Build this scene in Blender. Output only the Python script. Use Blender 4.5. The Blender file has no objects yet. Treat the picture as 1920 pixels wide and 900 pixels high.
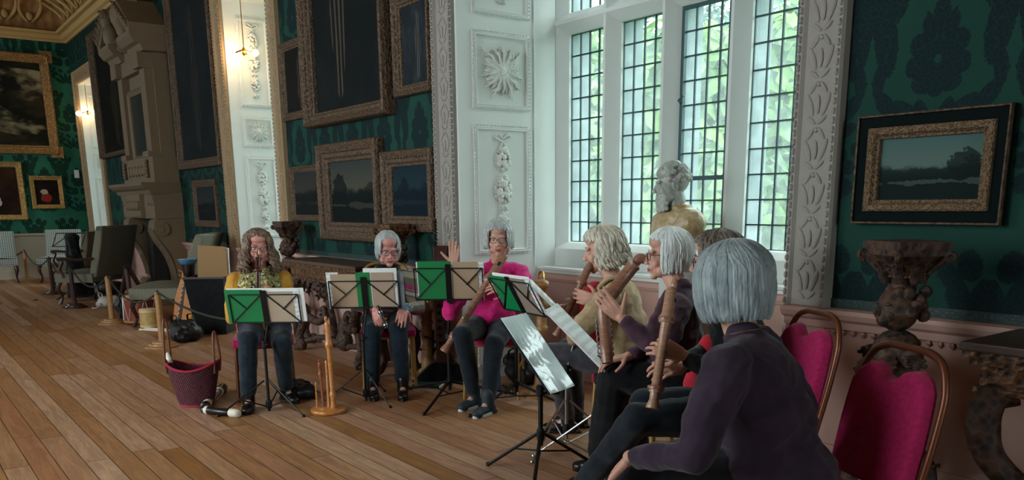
import bpy, math, random
from mathutils import Vector, Matrix, Euler, noise
random.seed(7)
PI = math.pi
COL = bpy.context.scene.collection
V = Vector

# ------------------------------------------------------------------ helpers
def lin(h):
    h = h.lstrip('#')
    o = []
    for i in (0, 2, 4):
        c = int(h[i:i+2], 16)/255
        o.append(c/12.92 if c <= .04045 else ((c+.055)/1.055)**2.4)
    return tuple(o)+(1,)

def basis(d, up=V((0, 0, 1))):
    d = V(d).normalized()
    if abs(d.dot(up)) > .98: up = V((1, 0, 0))
    a = d.cross(up).normalized()
    return a, a.cross(d).normalized(), d

def frame(o, x, y=None, z=None):
    """matrix from origin and two or three axes"""
    x = V(x).normalized()
    if y is None:
        z = V(z).normalized(); y = z.cross(x).normalized(); z = x.cross(y)
    else:
        y = (V(y)-x*V(y).dot(x)).normalized(); z = x.cross(y)
    M = Matrix((x, y, z)).transposed().to_4x4(); M.translation = V(o); return M

def T(x, y, z): return Matrix.Translation((x, y, z))
def RZ(a): return Matrix.Rotation(a, 4, 'Z')
def RX(a): return Matrix.Rotation(a, 4, 'X')
def RY(a): return Matrix.Rotation(a, 4, 'Y')

class MB:
    def __init__(s): s.v = []; s.f = []
    def add(s, vs, fs, M=None):
        n = len(s.v)
        s.v += [tuple(M @ V(p)) if M else tuple(p) for p in vs]
        s.f += [tuple(i+n for i in f) for f in fs]; return s
    def box(s, x0, x1, y0, y1, z0, z1, M=None):
        vs = [(x, y, z) for x in (x0, x1) for y in (y0, y1) for z in (z0, z1)]
        return s.add(vs, [(0, 1, 3, 2), (4, 6, 7, 5), (0, 4, 5, 1), (2, 3, 7, 6), (0, 2, 6, 4), (1, 5, 7, 3)], M)
    def cbox(s, c, d, M=None):
        return s.box(c[0]-d[0]/2, c[0]+d[0]/2, c[1]-d[1]/2, c[1]+d[1]/2, c[2]-d[2]/2, c[2]+d[2]/2, M)
    def tube(s, pts, r, n=8, cap=True, M=None, flat=None):
        pts = [V(p) for p in pts]; k = len(pts)
        rs = r if isinstance(r, (list, tuple)) else [r]*k
        vs = []; fs = []
        d0 = (pts[1]-pts[0]).normalized(); a, b, _ = basis(d0)
        for i, p in enumerate(pts):
            d = (pts[min(i+1, k-1)]-pts[max(i-1, 0)]).normalized()
            a = (a-d*a.dot(d))
            a = a.normalized() if a.length > 1e-6 else basis(d)[0]
            b = d.cross(a)
            fl = flat or 1
            for j in range(n):
                t = 2*PI*j/n
                vs.append(p+(a*math.cos(t)+b*math.sin(t)*fl)*rs[i])
        for i in range(k-1):
            for j in range(n):
                q = (j+1) % n
                fs.append((i*n+j, i*n+q, (i+1)*n+q, (i+1)*n+j))
        if cap:
            fs.append(tuple(range(n-1, -1, -1))); fs.append(tuple((k-1)*n+j for j in range(n)))
        return s.add(vs, fs, M)
    def lathe(s, prof, n=16, M=None, arc=2*PI):
        vs = []; fs = []; k = len(prof)
        for r, z in prof:
            for j in range(n):
                t = arc*j/n
                vs.append((r*math.cos(t), r*math.sin(t), z))
        for i in range(k-1):
            for j in range(n):
                q = (j+1) % n
                fs.append((i*n+j, i*n+q, (i+1)*n+q, (i+1)*n+j))
        fs.append(tuple(range(n-1, -1, -1))); fs.append(tuple((k-1)*n+j for j in range(n)))
        return s.add(vs, fs, M)
    def ell(s, c, r, R=None, n=12, m=8, M=None):
        if not isinstance(r, (list, tuple)): r = (r, r, r)
        vs = [(0, 0, -1)]; fs = []
        for i in range(1, m):
            p = -PI/2+PI*i/m
            for j in range(n):
                t = 2*PI*j/n; vs.append((math.cos(p)*math.cos(t), math.cos(p)*math.sin(t), math.sin(p)))
        vs.append((0, 0, 1)); e = len(vs)-1
        for j in range(n): fs.append((0, 1+(j+1) % n, 1+j))
        for i in range(m-2):
            for j in range(n):
                q = (j+1) % n; fs.append((1+i*n+j, 1+i*n+q, 1+(i+1)*n+q, 1+(i+1)*n+j))
        for j in range(n): fs.append((e, 1+(m-2)*n+j, 1+(m-2)*n+(j+1) % n))
        S = Matrix.Diagonal((r[0], r[1], r[2], 1)); A = T(*c) @ ((R.to_4x4() if R else Matrix.Identity(4)) @ S)
        return s.add(vs, fs, (M @ A) if M else A)
    def prism(s, poly, M, d):
        k = len(poly)
        vs = [(x, y, 0) for x, y in poly]+[(x, y, d) for x, y in poly]
        fs = [tuple(range(k-1, -1, -1)), tuple(range(k, 2*k))]+[(i, (i+1) % k, k+(i+1) % k, k+i) for i in range(k)]
        return s.add(vs, fs, M)
    def rframe(s, x0, x1, z0, z1, prof, M=None, sub=1):
        """mitred picture frame moulding in the XZ plane; prof = (outset, out toward -Y)"""
        k = len(prof); vs = []; fs = []
        for o, h in prof:
            vs += [(x0-o, -h, z0-o), (x1+o, -h, z0-o), (x1+o, -h, z1+o), (x0-o, -h, z1+o)]
        for i in range(k-1):
            for j in range(4):
                q = (j+1) % 4; fs.append((i*4+j, i*4+q, (i+1)*4+q, (i+1)*4+j))
        return s.add(vs, fs, M)
    def grid(s, fn, nu, nv, M=None, closeu=False):
        vs = [fn(i/(nu if closeu else nu-1), j/(nv-1)) for i in range(nu) for j in range(nv)]
        fs = []
        for i in range(nu if closeu else nu-1):
            for j in range(nv-1):
                q = (i+1) % nu; fs.append((i*nv+j, q*nv+j, q*nv+j+1, i*nv+j+1))
        return s.add(vs, fs, M)
    def mesh(s, name):
        me = bpy.data.meshes.new(name); me.from_pydata(s.v, [], s.f); me.update(); return me
    def build(s, name, mat, parent=None, smooth=False, bevel=0, label=None, solid=0, sub=0):
        me = s.mesh(name)
        if smooth:
            me.polygons.foreach_set('use_smooth', [True]*len(me.polygons))
        o = bpy.data.objects.new(name, me); COL.objects.link(o)
        if mat: me.materials.append(mat)
        if parent: o.parent = parent
        if solid:
            m = o.modifiers.new('s', 'SOLIDIFY'); m.thickness = solid; m.offset = 0
        if bevel:
            m = o.modifiers.new('b', 'BEVEL'); m.width = bevel; m.segments = 2; m.limit_method = 'ANGLE'; m.angle_limit = .6
        if sub:
            m = o.modifiers.new('u', 'SUBSURF'); m.levels = sub; m.render_levels = sub
        if smooth:
            m = o.modifiers.new('e', 'EDGE_SPLIT'); m.split_angle = 1.0
        if label: o['label'] = label
        return o

def curve(pts, n=8):
    """Catmull-Rom through points"""
    pts = [V(p) for p in pts]; P = [pts[0]*2-pts[1]]+pts+[pts[-1]*2-pts[-2]]; o = []
    for i in range(1, len(P)-2):
        a, b, c, d = P[i-1:i+3]
        for k in range(n):
            t = k/n
            o.append(.5*((2*b)+(c-a)*t+(2*a-5*b+4*c-d)*t*t+(3*b-a-3*c+d)*t**3))
    o.append(pts[-1]); return o

def lerpl(vals, n):
    o = []
    for i in range(len(vals)-1):
        for k in range(n): o.append(vals[i]+(vals[i+1]-vals[i])*k/n)
    return o+[vals[-1]]

def thing(name, label, cat, loc=(0, 0, 0), rz=0, group=None):
    o = bpy.data.objects.new(name, None); COL.objects.link(o); o.empty_display_size = .1
    o.location = loc; o.rotation_euler = (0, 0, rz); o['label'] = label; o['category'] = cat
    if group: o['group'] = group
    return o
def tag(o, label, cat, group=None, kind=None):
    o['label'] = label; o['category'] = cat
    if group: o['group'] = group
    if kind: o['kind'] = kind
    return o
def struct(name, mb, m, parent=None, **k):
    o = mb.build(name, m, parent, **k)
    if parent is None: o['kind'] = 'structure'
    return o
def dup(o, loc=None, rz=None, label=None, group=None, parent=None):
    c = o.copy(); COL.objects.link(c)
    if parent: c.parent = parent
    if loc is not None: c.location = loc
    if rz is not None: c.rotation_euler = (0, 0, rz)
    if label: c['label'] = label
    if group: c['group'] = group
    for ch in list(o.children): dup(ch, parent=c)
    return c

def bake(mb, voxel, it=6, name='body', mat=None, parent=None, fold=None, label=None, off=V((0, 0, 0))):
    """fuse overlapping closed pieces into one continuous smooth surface"""
    me = mb.mesh('tmp'); o = bpy.data.objects.new('tmp', me); COL.objects.link(o)
    m = o.modifiers.new('r', 'REMESH'); m.mode = 'VOXEL'; m.voxel_size = voxel; m.use_smooth_shade = True
    if it:
        m = o.modifiers.new('s', 'SMOOTH'); m.factor = .5; m.iterations = it
    dg = bpy.context.evaluated_depsgraph_get()
    nm = bpy.data.meshes.new_from_object(o.evaluated_get(dg)); nm.name = name
    bpy.data.objects.remove(o); bpy.data.meshes.remove(me)
    if fold or off.length:
        n = len(nm.vertices); co = [0.0]*(3*n); no = [0.0]*(3*n)
        nm.vertices.foreach_get('co', co); nm.vertices.foreach_get('normal', no)
        for i in range(n):
            p = V(co[3*i:3*i+3]); q = V(no[3*i:3*i+3])
            if fold: p = p+q*fold(p)
            p = p-off; co[3*i:3*i+3] = p
        nm.vertices.foreach_set('co', co); nm.update()
    nm.polygons.foreach_set('use_smooth', [True]*len(nm.polygons))
    ob = bpy.data.objects.new(name, nm); COL.objects.link(ob)
    nm.materials.clear()
    if mat: nm.materials.append(mat)
    if parent: ob.parent = parent
    if label: ob['label'] = label
    return ob

# ------------------------------------------------------------------ node expression helper
class E:
    def __init__(s, nt, k): s.nt = nt; s.k = k
    def m(s, op, *a, clamp=False):
        n = s.nt.nodes.new('ShaderNodeMath'); n.operation = op; n.use_clamp = clamp
        for i, x in enumerate((s,)+a):
            k = x.k if isinstance(x, E) else x
            if isinstance(k, (int, float)): n.inputs[i].default_value = k
            else: s.nt.links.new(k, n.inputs[i])
        return E(s.nt, n.outputs[0])
    def __add__(s, o): return s.m('ADD', o)
    def __radd__(s, o): return s.m('ADD', o)
    def __sub__(s, o): return s.m('SUBTRACT', o)
    def __rsub__(s, o): return E(s.nt, o).m('SUBTRACT', s)
    def __mul__(s, o): return s.m('MULTIPLY', o)
    def __rmul__(s, o): return s.m('MULTIPLY', o)
    def __truediv__(s, o): return s.m('DIVIDE', o)
    def abs(s): return s.m('ABSOLUTE')
    def fract(s): return s.m('FRACT')
    def sin(s): return s.m('SINE')
    def sqrt(s): return s.m('SQRT')
    def min(s, o): return s.m('MINIMUM', o)
    def max(s, o): return s.m('MAXIMUM', o)
    def lt(s, o): return s.m('LESS_THAN', o)
    def gt(s, o): return s.m('GREATER_THAN', o)
    def atan2(s, o): return s.m('ARCTAN2', o)
    def floor(s): return s.m('FLOOR')
    def step(s, a, b):
        n = s.nt.nodes.new('ShaderNodeMapRange'); n.interpolation_type = 'SMOOTHSTEP'
        s.nt.links.new(s.k, n.inputs[0]); n.inputs[1].default_value = a; n.inputs[2].default_value = b
        n.inputs[3].default_value = 0; n.inputs[4].default_value = 1
        return E(s.nt, n.outputs[0])

class Mat:
    def __init__(s, name, rough=.6, metal=0, spec=None, col=None, **k):
        s.mat = bpy.data.materials.new(name); s.mat.use_nodes = True; s.nt = s.mat.node_tree
        s.b = s.nt.nodes['Principled BSDF']; s.b.inputs['Roughness'].default_value = rough
        s.b.inputs['Metallic'].default_value = metal
        if spec is not None: s.b.inputs['Specular IOR Level'].default_value = spec
        if col: s.b.inputs['Base Color'].default_value = lin(col); s.mat.diffuse_color = lin(col)
        for a, v in k.items(): s.b.inputs[a.replace('_', ' ')].default_value = v
    def n(s, t): return s.nt.nodes.new(t)
    def link(s, a, b): s.nt.links.new(a.k if isinstance(a, E) else a, b)
    def coord(s, world=False):
        if world: return s.n('ShaderNodeNewGeometry').outputs['Position']
        return s.n('ShaderNodeTexCoord').outputs['Object']
    def xyz(s, c):
        n = s.n('ShaderNodeSeparateXYZ'); s.link(c, n.inputs[0]); return [E(s.nt, o) for o in n.outputs]
    def comb(s, x, y, z):
        n = s.n('ShaderNodeCombineXYZ')
        for i, a in enumerate((x, y, z)):
            if isinstance(a, E): s.link(a, n.inputs[i])
            else: n.inputs[i].default_value = a
        return n.outputs[0]
    def scale(s, c, v):
        n = s.n('ShaderNodeMapping'); n.inputs['Scale'].default_value = v; s.link(c, n.inputs[0]); return n.outputs[0]
    def noise(s, c, sc=5, det=3, rough=.5, dist=0):
        n = s.n('ShaderNodeTexNoise'); n.inputs['Scale'].default_value = sc; n.inputs['Detail'].default_value = det
        n.inputs['Roughness'].default_value = rough; n.inputs['Distortion'].default_value = dist
        s.link(c, n.inputs['Vector']); return E(s.nt, n.outputs['Fac'])
    def voro(s, c, sc=5, feat='F1', out='Distance', rnd=1):
        n = s.n('ShaderNodeTexVoronoi'); n.feature = feat; n.inputs['Scale'].default_value = sc
        n.inputs['Randomness'].default_value = rnd
        s.link(c, n.inputs['Vector']); return E(s.nt, n.outputs[out])
    def wave(s, c, sc=5, dist=2, det=2, dirn='X'):
        n = s.n('ShaderNodeTexWave'); n.bands_direction = dirn; n.inputs['Scale'].default_value = sc
        n.inputs['Distortion'].default_value = dist; n.inputs['Detail'].default_value = det
        s.link(c, n.inputs['Vector']); return E(s.nt, n.outputs['Fac'])
    def mix(s, f, a, b):
        n = s.n('ShaderNodeMix'); n.data_type = 'RGBA'
        if isinstance(f, E): s.link(f, n.inputs[0])
        else: n.inputs[0].default_value = f
        for i, x in ((6, a), (7, b)):
            if isinstance(x, str): n.inputs[i].default_value = lin(x)
            else: s.link(x, n.inputs[i])
        return n.outputs[2]
    def color(s, c): s.link(c, s.b.inputs['Base Color']); return s
    def rough(s, e): s.link(e, s.b.inputs['Roughness']); return s
    def bump(s, h, strength=.3, dist=.01):
        n = s.n('ShaderNodeBump'); n.inputs['Strength'].default_value = strength; n.inputs['Distance'].default_value = dist
        s.link(h, n.inputs['Height']); s.link(n.outputs[0], s.b.inputs['Normal']); return s

def cloth(name, c1, c2, sc=25, rough=.9, bump=.25, weave=350):
    m = Mat(name, rough, spec=.2); c = m.coord()
    m.color(m.mix(m.noise(c, sc, 4, .6).step(.3, .7), c1, c2))
    m.bump(m.noise(c, weave, 2)+m.noise(c, sc*1.2, 3)*1.5, bump, .004)
    m.b.inputs['Sheen Weight'].default_value = .15
    return m.mat
def wood(name, c1, c2, rough=.4, sc=(2, 2, 14), axis=None, coat=0):
    m = Mat(name, rough); c = m.coord(); cs = m.scale(c, sc)
    g = m.noise(cs, 9, 6, .65, .6)
    m.color(m.mix(g.step(.3, .72), c1, c2)); m.bump(g, .12, .003)
    if coat: m.b.inputs['Coat Weight'].default_value = coat; m.b.inputs['Coat Roughness'].default_value = .25
    return m.mat
def plain(name, c, rough=.6, metal=0, var=.0, sc=12, bump=0, **k):
    m = Mat(name, rough, metal, col=c, **k)
    if var or bump:
        q = m.coord(); n = m.noise(q, sc, 4, .6)
        if var:
            r, g, b, _ = lin(c)
            x = m.n('ShaderNodeHueSaturation'); x.inputs['Color'].default_value = lin(c)
            m.link(n*(2*var)+(1-var), x.inputs['Value']); m.color(x.outputs[0])
        if bump: m.bump(n, bump, .01)
    return m.mat
def gilt(name, hi, lo, sc=60, metal=.6, rough=.45):
    m = Mat(name, rough, metal); c = m.coord()
    v = m.voro(c, sc); n = m.noise(c, sc*.5, 4, .6)
    m.color(m.mix((v*.6+n*.6).step(.35, .75), lo, hi)); m.bump(v+n*.7, .7, .012)
    return m.mat
# ------------------------------------------------------------------ materials
def damask(name, dark, light, axis):
    """flowers and feathered leaves mirrored about vertical axes, woven tone on tone"""
    m = Mat(name, .8, spec=.2); x, y, z = m.xyz(m.coord(True))
    u = x if axis == 'x' else y
    P, Q = .60, 1.26
    a = ((u/P+.62).fract()-.5).abs()*P          # metres from the flower axis
    b = (z/Q+.96).fract()*Q
    vec = m.comb(a, b, 0.0)
    n1 = m.noise(vec, 60, 3, .65)-.5; n2 = m.noise(vec, 14, 2)-.5
    a2 = a+n1*.030+n2*.022; b2 = b+n1*.022+n2*.022
    def leafs(L):
        d = None
        for ca, cb, ra, rb, rot in L:
            da = a2-ca; db = b2-cb; k, s_ = math.cos(rot), math.sin(rot)
            A = (da*k+db*s_)/ra; B = (db*k-da*s_)/rb
            e = A*A+B*B; d = e if d is None else d.min(e)
        return d
    F = [(0, .66, .075, .085, 0), (.07, .72, .055, .05, .4), (.085, .64, .055, .045, -.3), (.055, .575, .05, .045, -.8), (0, .56, .04, .05, 0), (0, .80, .038, .10, 0), (.045, .79, .03, .07, -.35)]
    Pl = [(.24, .78, .055, .17, -.15), (.19, .93, .05, .13, .35), (.28, .93, .05, .10, -.1), (.14, 1.03, .045, .09, .7), (.25, .62, .03, .09, .2), (.22, 1.08, .05, .07, .3)]
    Lo = [(.13, .46, .10, .04, .45), (.22, .50, .07, .035, .9), (.10, .38, .07, .03, .1), (.05, .44, .03, .07, -.3), (.20, .40, .06, .028, .5)]
    Bo = [(0, .13, .03, .10, 0), (.06, .12, .03, .10, -.6), (.12, .07, .03, .10, -1.05), (.17, .20, .04, .04, 0), (.22, .15, .035, .04, 0), (.23, .24, .03, .035, 0), (.19, .29, .028, .034, 0), (.25, .32, .02, .03, 0), (.08, .26, .05, .03, .6)]
    Ho = [(.10, .86, .035, .06, .3), (.155, .70, .016, .06, -.2), (0, .665, .018, .018, 0)]
    leaf = leafs(F+Pl+Lo+Bo).lt(1.0)*leafs(Ho).gt(1.0)
    veins = m.voro(vec, 42, 'DISTANCE_TO_EDGE').lt(.05)*leaf*.35
    cl = m.noise(m.coord(True), 1.3, 3)
    m.color(m.mix(leaf-veins, m.mix(cl.step(.3, .7), light[0], light[1]), dark))
    w = m.noise(m.scale(m.coord(True), (1, 1, .12)), 300, 2)
    m.bump(w+leaf*.4, .15, .003)
    return m.mat

M = {}
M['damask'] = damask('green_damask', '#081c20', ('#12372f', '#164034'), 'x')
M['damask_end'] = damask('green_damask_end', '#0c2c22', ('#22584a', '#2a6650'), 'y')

def floor_mat():
    m = Mat('oak_boards', .38, spec=.45); x, y, z = m.xyz(m.coord(True))
    W = .128
    row = (y/W).floor(); fy = (y/W).fract()
    rnd = m.n('ShaderNodeTexWhiteNoise'); rnd.noise_dimensions = '1D'; m.link(row, rnd.inputs['W'])
    r = E(m.nt, rnd.outputs['Value'])
    L = 2.9
    sx = x/L+r*7.3; cell = sx.floor(); fx = sx.fract()
    r2 = m.n('ShaderNodeTexWhiteNoise'); r2.noise_dimensions = '2D'; m.link(m.comb(row, cell, 0.0), r2.inputs['Vector'])
    q = E(m.nt, r2.outputs['Value'])
    gv = m.comb(x*1.3+q*31, y*14+q*17, 0.0)
    g = m.noise(gv, 2.2, 6, .62, .8); fine = m.noise(m.comb(x*6, y*90, 0.0), 2, 3)
    blot = m.noise(m.coord(True), 2.2, 4, .6)
    c = m.mix(g.step(.3, .75), '#8e5e3a', '#b07c4e')
    hs = m.n('ShaderNodeHueSaturation'); m.link(c, hs.inputs['Color'])
    m.link(q*.42+.74+(fine-.5)*.22+(blot-.5)*.35, hs.inputs['Value']); m.link(1.06-q*.3, hs.inputs['Saturation'])
    m.link(.494+r*.014, hs.inputs['Hue'])
    gap = (fy-.5).abs().gt(.478).max((fx-.5).abs().gt(.4988))
    c2 = m.mix(gap*.82, hs.outputs[0], '#1e110a')
    m.color(c2); m.rough(.34+g*.16+blot*.1)
    m.bump((1-gap)*1.2+g*.15+fine*.1, .35, .006)
    return m.mat
M['floor'] = floor_mat()
M['plaster_pink'] = plain('pink_plaster', '#b49084', .75, var=.06, sc=3, bump=.05)
M['white_paint'] = plain('white_paint', '#d3d6d3', .45, var=.03, sc=4, bump=.03)
M['ornament'] = plain('white_plaster_ornament', '#cfd0cb', .6)
M['stone_out'] = plain('darkened_outer_stone', '#4e5a60', .9, var=.1)  # window stone painted darker to offset the strong sky light outside
M['stone_white'] = plain('white_window_stone', '#c9ccc9', .65, var=.05, sc=5, bump=.05)
M['architrave'] = plain('backlit_carved_wood', '#8e8780', .7, var=.06, sc=18, bump=.3)  # off-white carving greyed, its backlit shade put into the colour
M['architrave_gold'] = plain('tan_carved_wood', '#9a8060', .6, var=.15, sc=18, bump=.3)
def ceiling_mat():
    m = Mat('lamplit_coved_plaster', .8); c = m.coord(True)
    n = m.noise(c, 5, 4, .6); w = m.wave(c, 1.6, 6, 2, 'Y')
    m.color(m.mix(n.step(.3, .7), '#8a6238', '#a0723e')); m.bump(w+n, .5, .03); return m.mat  # cream plaster turned orange, warm lamplight put into its colour
M['ceiling'] = ceiling_mat()
M['cornice'] = plain('cream_cornice', '#b08c56', .7, var=.05)
M['lead'] = plain('dark_lead_came', '#1f3a3c', .5, .3)
M['casement'] = plain('teal_casement_iron', '#123e44', .45, .1)
def glass_mat():
    m = Mat('old_window_glass'); nt = m.nt; nt.nodes.remove(m.b)
    t = m.n('ShaderNodeBsdfTransparent'); t.inputs[0].default_value = (.73, .78, .765, 1)
    g = m.n('ShaderNodeBsdfGlossy'); g.inputs['Roughness'].default_value = .03
    d = m.n('ShaderNodeBsdfTranslucent'); d.inputs[0].default_value = (.8, .95, .95, 1)
    x = m.n('ShaderNodeMixShader'); x.inputs[0].default_value = .05
    x2 = m.n('ShaderNodeMixShader')
    n = m.noise(m.coord(True), 9, 3); m.link(n.step(.3, .8)*.05+.055, x2.inputs[0])
    m.link(t.outputs[0], x2.inputs[1]); m.link(d.outputs[0], x2.inputs[2])
    m.link(x2.outputs[0], x.inputs[1]); m.link(g.outputs[0], x.inputs[2])
    m.link(x.outputs[0], nt.nodes['Material Output'].inputs[0]); return m.mat
M['glass'] = glass_mat()
M['gold_frame'] = gilt('carved_gilt_frame', '#a07a48', '#543a20', 55, .45)
M['old_frame'] = gilt('dull_carved_gilt', '#604a36', '#382a20', 50, .2, .65)
M['bright_gold'] = gilt('bright_gilt_frame', '#d0a868', '#6a4820', 70)
M['black_frame'] = plain('ebonised_frame', '#04100f', .8, Specular_IOR_Level=.1)
M['dim_gilt'] = gilt('dim_carved_gilt', '#7c6248', '#46341f', 110, .15, .65)
M['carved'] = gilt('dark_carved_walnut', '#4a3020', '#140c08', 30, .0, .68)
M['carved_gilt'] = gilt('worn_gilt_wood', '#6a4628', '#1c120b', 34, .3, .5)
M['marble_brown'] = plain('veined_brown_marble', '#4c3a30', .35, var=.3, sc=8)
M['chimney'] = plain('tan_carved_stone', '#6e5a44', .7, var=.12, sc=3, bump=.3)
M['soot'] = plain('sooty_hearth', '#120e0c', .9)
M['black_metal'] = plain('black_painted_metal', '#121314', .45, .4)
M['chrome'] = plain('nickel_tube', '#9c9a96', .28, .9)
M['brass'] = plain('brass_lamp_metal', '#b08840', .3, .9)
M['bronze'] = plain('bronze_chair_tube', '#6d3f2a', .38, .55)
M['gold_tube'] = plain('gold_chair_tube', '#b08a50', .35, .6)
M['pink_cloth'] = cloth('raspberry_upholstery', '#a01850', '#b4245e', 60, .9, .2, 500)
M['red_cloth'] = cloth('crimson_upholstery', '#8e1c34', '#a2243e', 60, .9, .2, 500)
def gingham():
    m = Mat('gingham_check_cloth', .9); x, y, z = m.xyz(m.coord())
    s = .036
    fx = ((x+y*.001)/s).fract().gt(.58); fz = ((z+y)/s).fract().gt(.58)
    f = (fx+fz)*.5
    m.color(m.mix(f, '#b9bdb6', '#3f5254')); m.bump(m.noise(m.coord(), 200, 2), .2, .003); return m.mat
M['gingham'] = gingham()
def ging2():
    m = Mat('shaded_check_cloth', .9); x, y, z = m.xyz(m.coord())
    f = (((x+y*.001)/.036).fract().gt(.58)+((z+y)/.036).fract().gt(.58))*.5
    m.color(m.mix(f, '#7d7a6a', '#34382f')); return m.mat  # darker copy of the gingham, shade put into its colours
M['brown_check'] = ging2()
M['shade_weave'] = cloth('shaded_gingham_weave', '#57503f', '#6a614e', 90)  # same gingham cloth in shade, painted as a darker plain weave
M['dark_wood'] = wood('dark_mahogany', '#2a1710', '#432418', .35)
M['oak'] = wood('pale_oak_post', '#8a6238', '#b08250', .45)
M['maple'] = wood('honey_maple', '#a8642c', '#c98a48', .32, coat=.4)
M['pearwood'] = wood('pearwood_brown', '#7a5140', '#9c705a', .35, coat=.3)
M['rosewood'] = wood('dark_rosewood', '#2e120e', '#4c1e16', .3, coat=.4)
M['ivory'] = plain('ivory_plastic_ring', '#ddd6c4', .35)
M['black_wood'] = plain('blackened_recorder_wood', '#17100e', .3)
M['rope'] = plain('dark_barrier_rope', '#24251f', .9, var=.3, sc=120, bump=.5)
M['green_card'] = plain('green_card_folder', '#0c8048', .45, Coat_Weight=.3)
M['clear_sleeve'] = plain('clear_plastic_sleeve', '#c4dce0', .18, Coat_Weight=.6)
def sheet_mat():
    m = Mat('printed_music_paper', .7); x, y, z = m.xyz(m.coord())
    st = (z/.034).fract(); ln = (st*12).fract().lt(.3)*st.lt(.45)
    blot = m.noise(m.comb(x*160, y, z*110), 1, 2).gt(.60)*st.lt(.5)
    m.color(m.mix((ln*.55).max(blot*.6), '#eef2f2', '#767c7e')); return m.mat
M['sheet'] = sheet_mat()
M['manila'] = plain('manila_card', '#b39a80', .8, var=.04)
M['page_edge'] = plain('white_page', '#eceeee', .75)
def skin_mat(name, a, b):
    m = Mat(name, .5, spec=.35); c = m.coord()
    m.color(m.mix((m.noise(c, 14, 3)).step(.3, .75), a, b)); m.bump(m.noise(c, 120, 3), .12, .003)
    m.b.inputs['Subsurface Weight'].default_value = .12; m.b.inputs['Subsurface Radius'].default_value = (.012, .005, .003)
    m.b.inputs['Subsurface Scale'].default_value = 1
    return m.mat
M['skin'] = skin_mat('fair_skin', '#c08e7c', '#cf9f8c')
M['skin_pink'] = skin_mat('rosy_skin', '#c4867c', '#d39a8e')
M['lips'] = plain('lips', '#9c4f4c', .45)
M['eye'] = plain('eye_white', '#cfcac4', .25)
M['iris'] = plain('dark_iris', '#2a221e', .2)
def hair_mat(name, a, b):
    m = Mat(name, .5, spec=.4); c = m.scale(m.coord(), (1, 1, .18))
    n = m.noise(c, 130, 3, .6); n2 = m.noise(m.coord(), 18, 3)
    m.color(m.mix((n*.6+n2*.5).step(.32, .75), a, b)); m.bump(n, .5, .004); return m.mat
M['hair_brown'] = hair_mat('curly_brown_grey_hair', '#3a261e', '#8e7460')
M['hair_grey'] = hair_mat('silver_grey_hair', '#7c7e80', '#c4c8c8')
M['hair_white'] = hair_mat('white_hair', '#c0c8c8', '#f2f6f4')
M['hair_blond'] = hair_mat('ash_blond_hair', '#a09684', '#dcd6c6')
M['hair_dark'] = hair_mat('grey_brown_curls', '#3c332e', '#80746a')
M['hair_steel'] = hair_mat('smooth_steel_grey_hair', '#6c7880', '#a4b0b2')
M['mustard'] = cloth('mustard_knit', '#b27c28', '#c8963e', 14)
M['denim'] = cloth('navy_denim', '#121c26', '#1f2e3a', 20)
M['navy'] = cloth('dark_navy_cloth', '#0d141c', '#16202a', 18)
M['magenta'] = cloth('magenta_wool', '#b81466', '#d02a7a', 16)
M['beige'] = cloth('beige_cotton', '#a48c6a', '#bba582', 16)
M['red_top'] = cloth('red_jersey', '#9c1626', '#b42434', 16)
M['plum'] = cloth('plum_wool', '#3c2634', '#563848', 12)
M['plum_dark'] = cloth('dark_plum_jersey', '#2c2230', '#3a2c3c', 10)
M['charcoal'] = cloth('charcoal_cloth', '#2b2a30', '#3c3a40', 18)
M['black_cloth'] = cloth('black_cloth', '#0a0b0e', '#15161a', 18)
M['shoe'] = plain('black_leather', '#0d0d0f', .3)
M['trainer'] = plain('navy_canvas', '#1a2c38', .7)
M['white_sole'] = plain('white_rubber', '#c8ccca', .6)
def scarf_mat():
    m = Mat('olive_print_scarf', .9); c = m.coord(); v = m.noise(c, 38, 3, .6)
    n = m.mix(v.step(.42, .5), '#2c2c1c', '#8f8248'); n2 = m.mix(m.noise(c, 55, 2).step(.56, .6), n, '#c9c4a0')
    m.color(n2); m.bump(v, .4, .01); return m.mat
M['scarf'] = scarf_mat()
def stripe_mat():
    m = Mat('striped_shawl_wool', .95); x, y, z = m.xyz(m.coord())
    t = (z*1.0+x*.12+y*.12)
    s1 = (t/.085).fract(); n = m.noise(m.coord(), 60, 2)
    c = m.mix(s1.gt(.55), '#5c5a4e', '#8e8676')
    c = m.mix(((t/.17).fract()).gt(.80), c, '#8a3260'); c = m.mix(((t/.17+.3).fract()).gt(.86), c, '#b0a4a4')
    m.color(c); m.bump(n, .3, .01); return m.mat
M['stripes'] = stripe_mat()
M['olive_wool'] = cloth('olive_grey_wool', '#5a584c', '#6e6a5c', 30)
def cuff_mat():
    m = Mat('blue_striped_knit', .9); x, y, z = m.xyz(m.coord())
    t = ((x+y+z)/.022).fract()
    c = m.mix(t.gt(.5), '#3a7a94', '#9ab8bc'); m.color(m.mix(t.gt(.8), c, '#7a4a80')); return m.mat
M['cuff'] = cuff_mat()
def marble_bust():
    m = Mat('grey_white_marble', .45); c = m.coord()
    m.color(m.mix(m.noise(c, 12, 5, .6, 1.2).step(.35, .8), '#a2a49e', '#7e827e')); m.bump(m.noise(c, 40, 3), .2, .006); return m.mat
M['marble'] = marble_bust()
def alabaster():
    m = Mat('honey_alabaster', .4); c = m.coord()
    m.color(m.mix(m.noise(c, 7, 5, .65, 1.5).step(.3, .7), '#8a6e40', '#b8a684')); m.bump(m.noise(c, 30, 3), .2, .006); return m.mat
M['alabaster'] = alabaster()
M['lamp_glow'] = Mat('lit_globe', .3, col='#ffe2b0').mat
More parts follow.
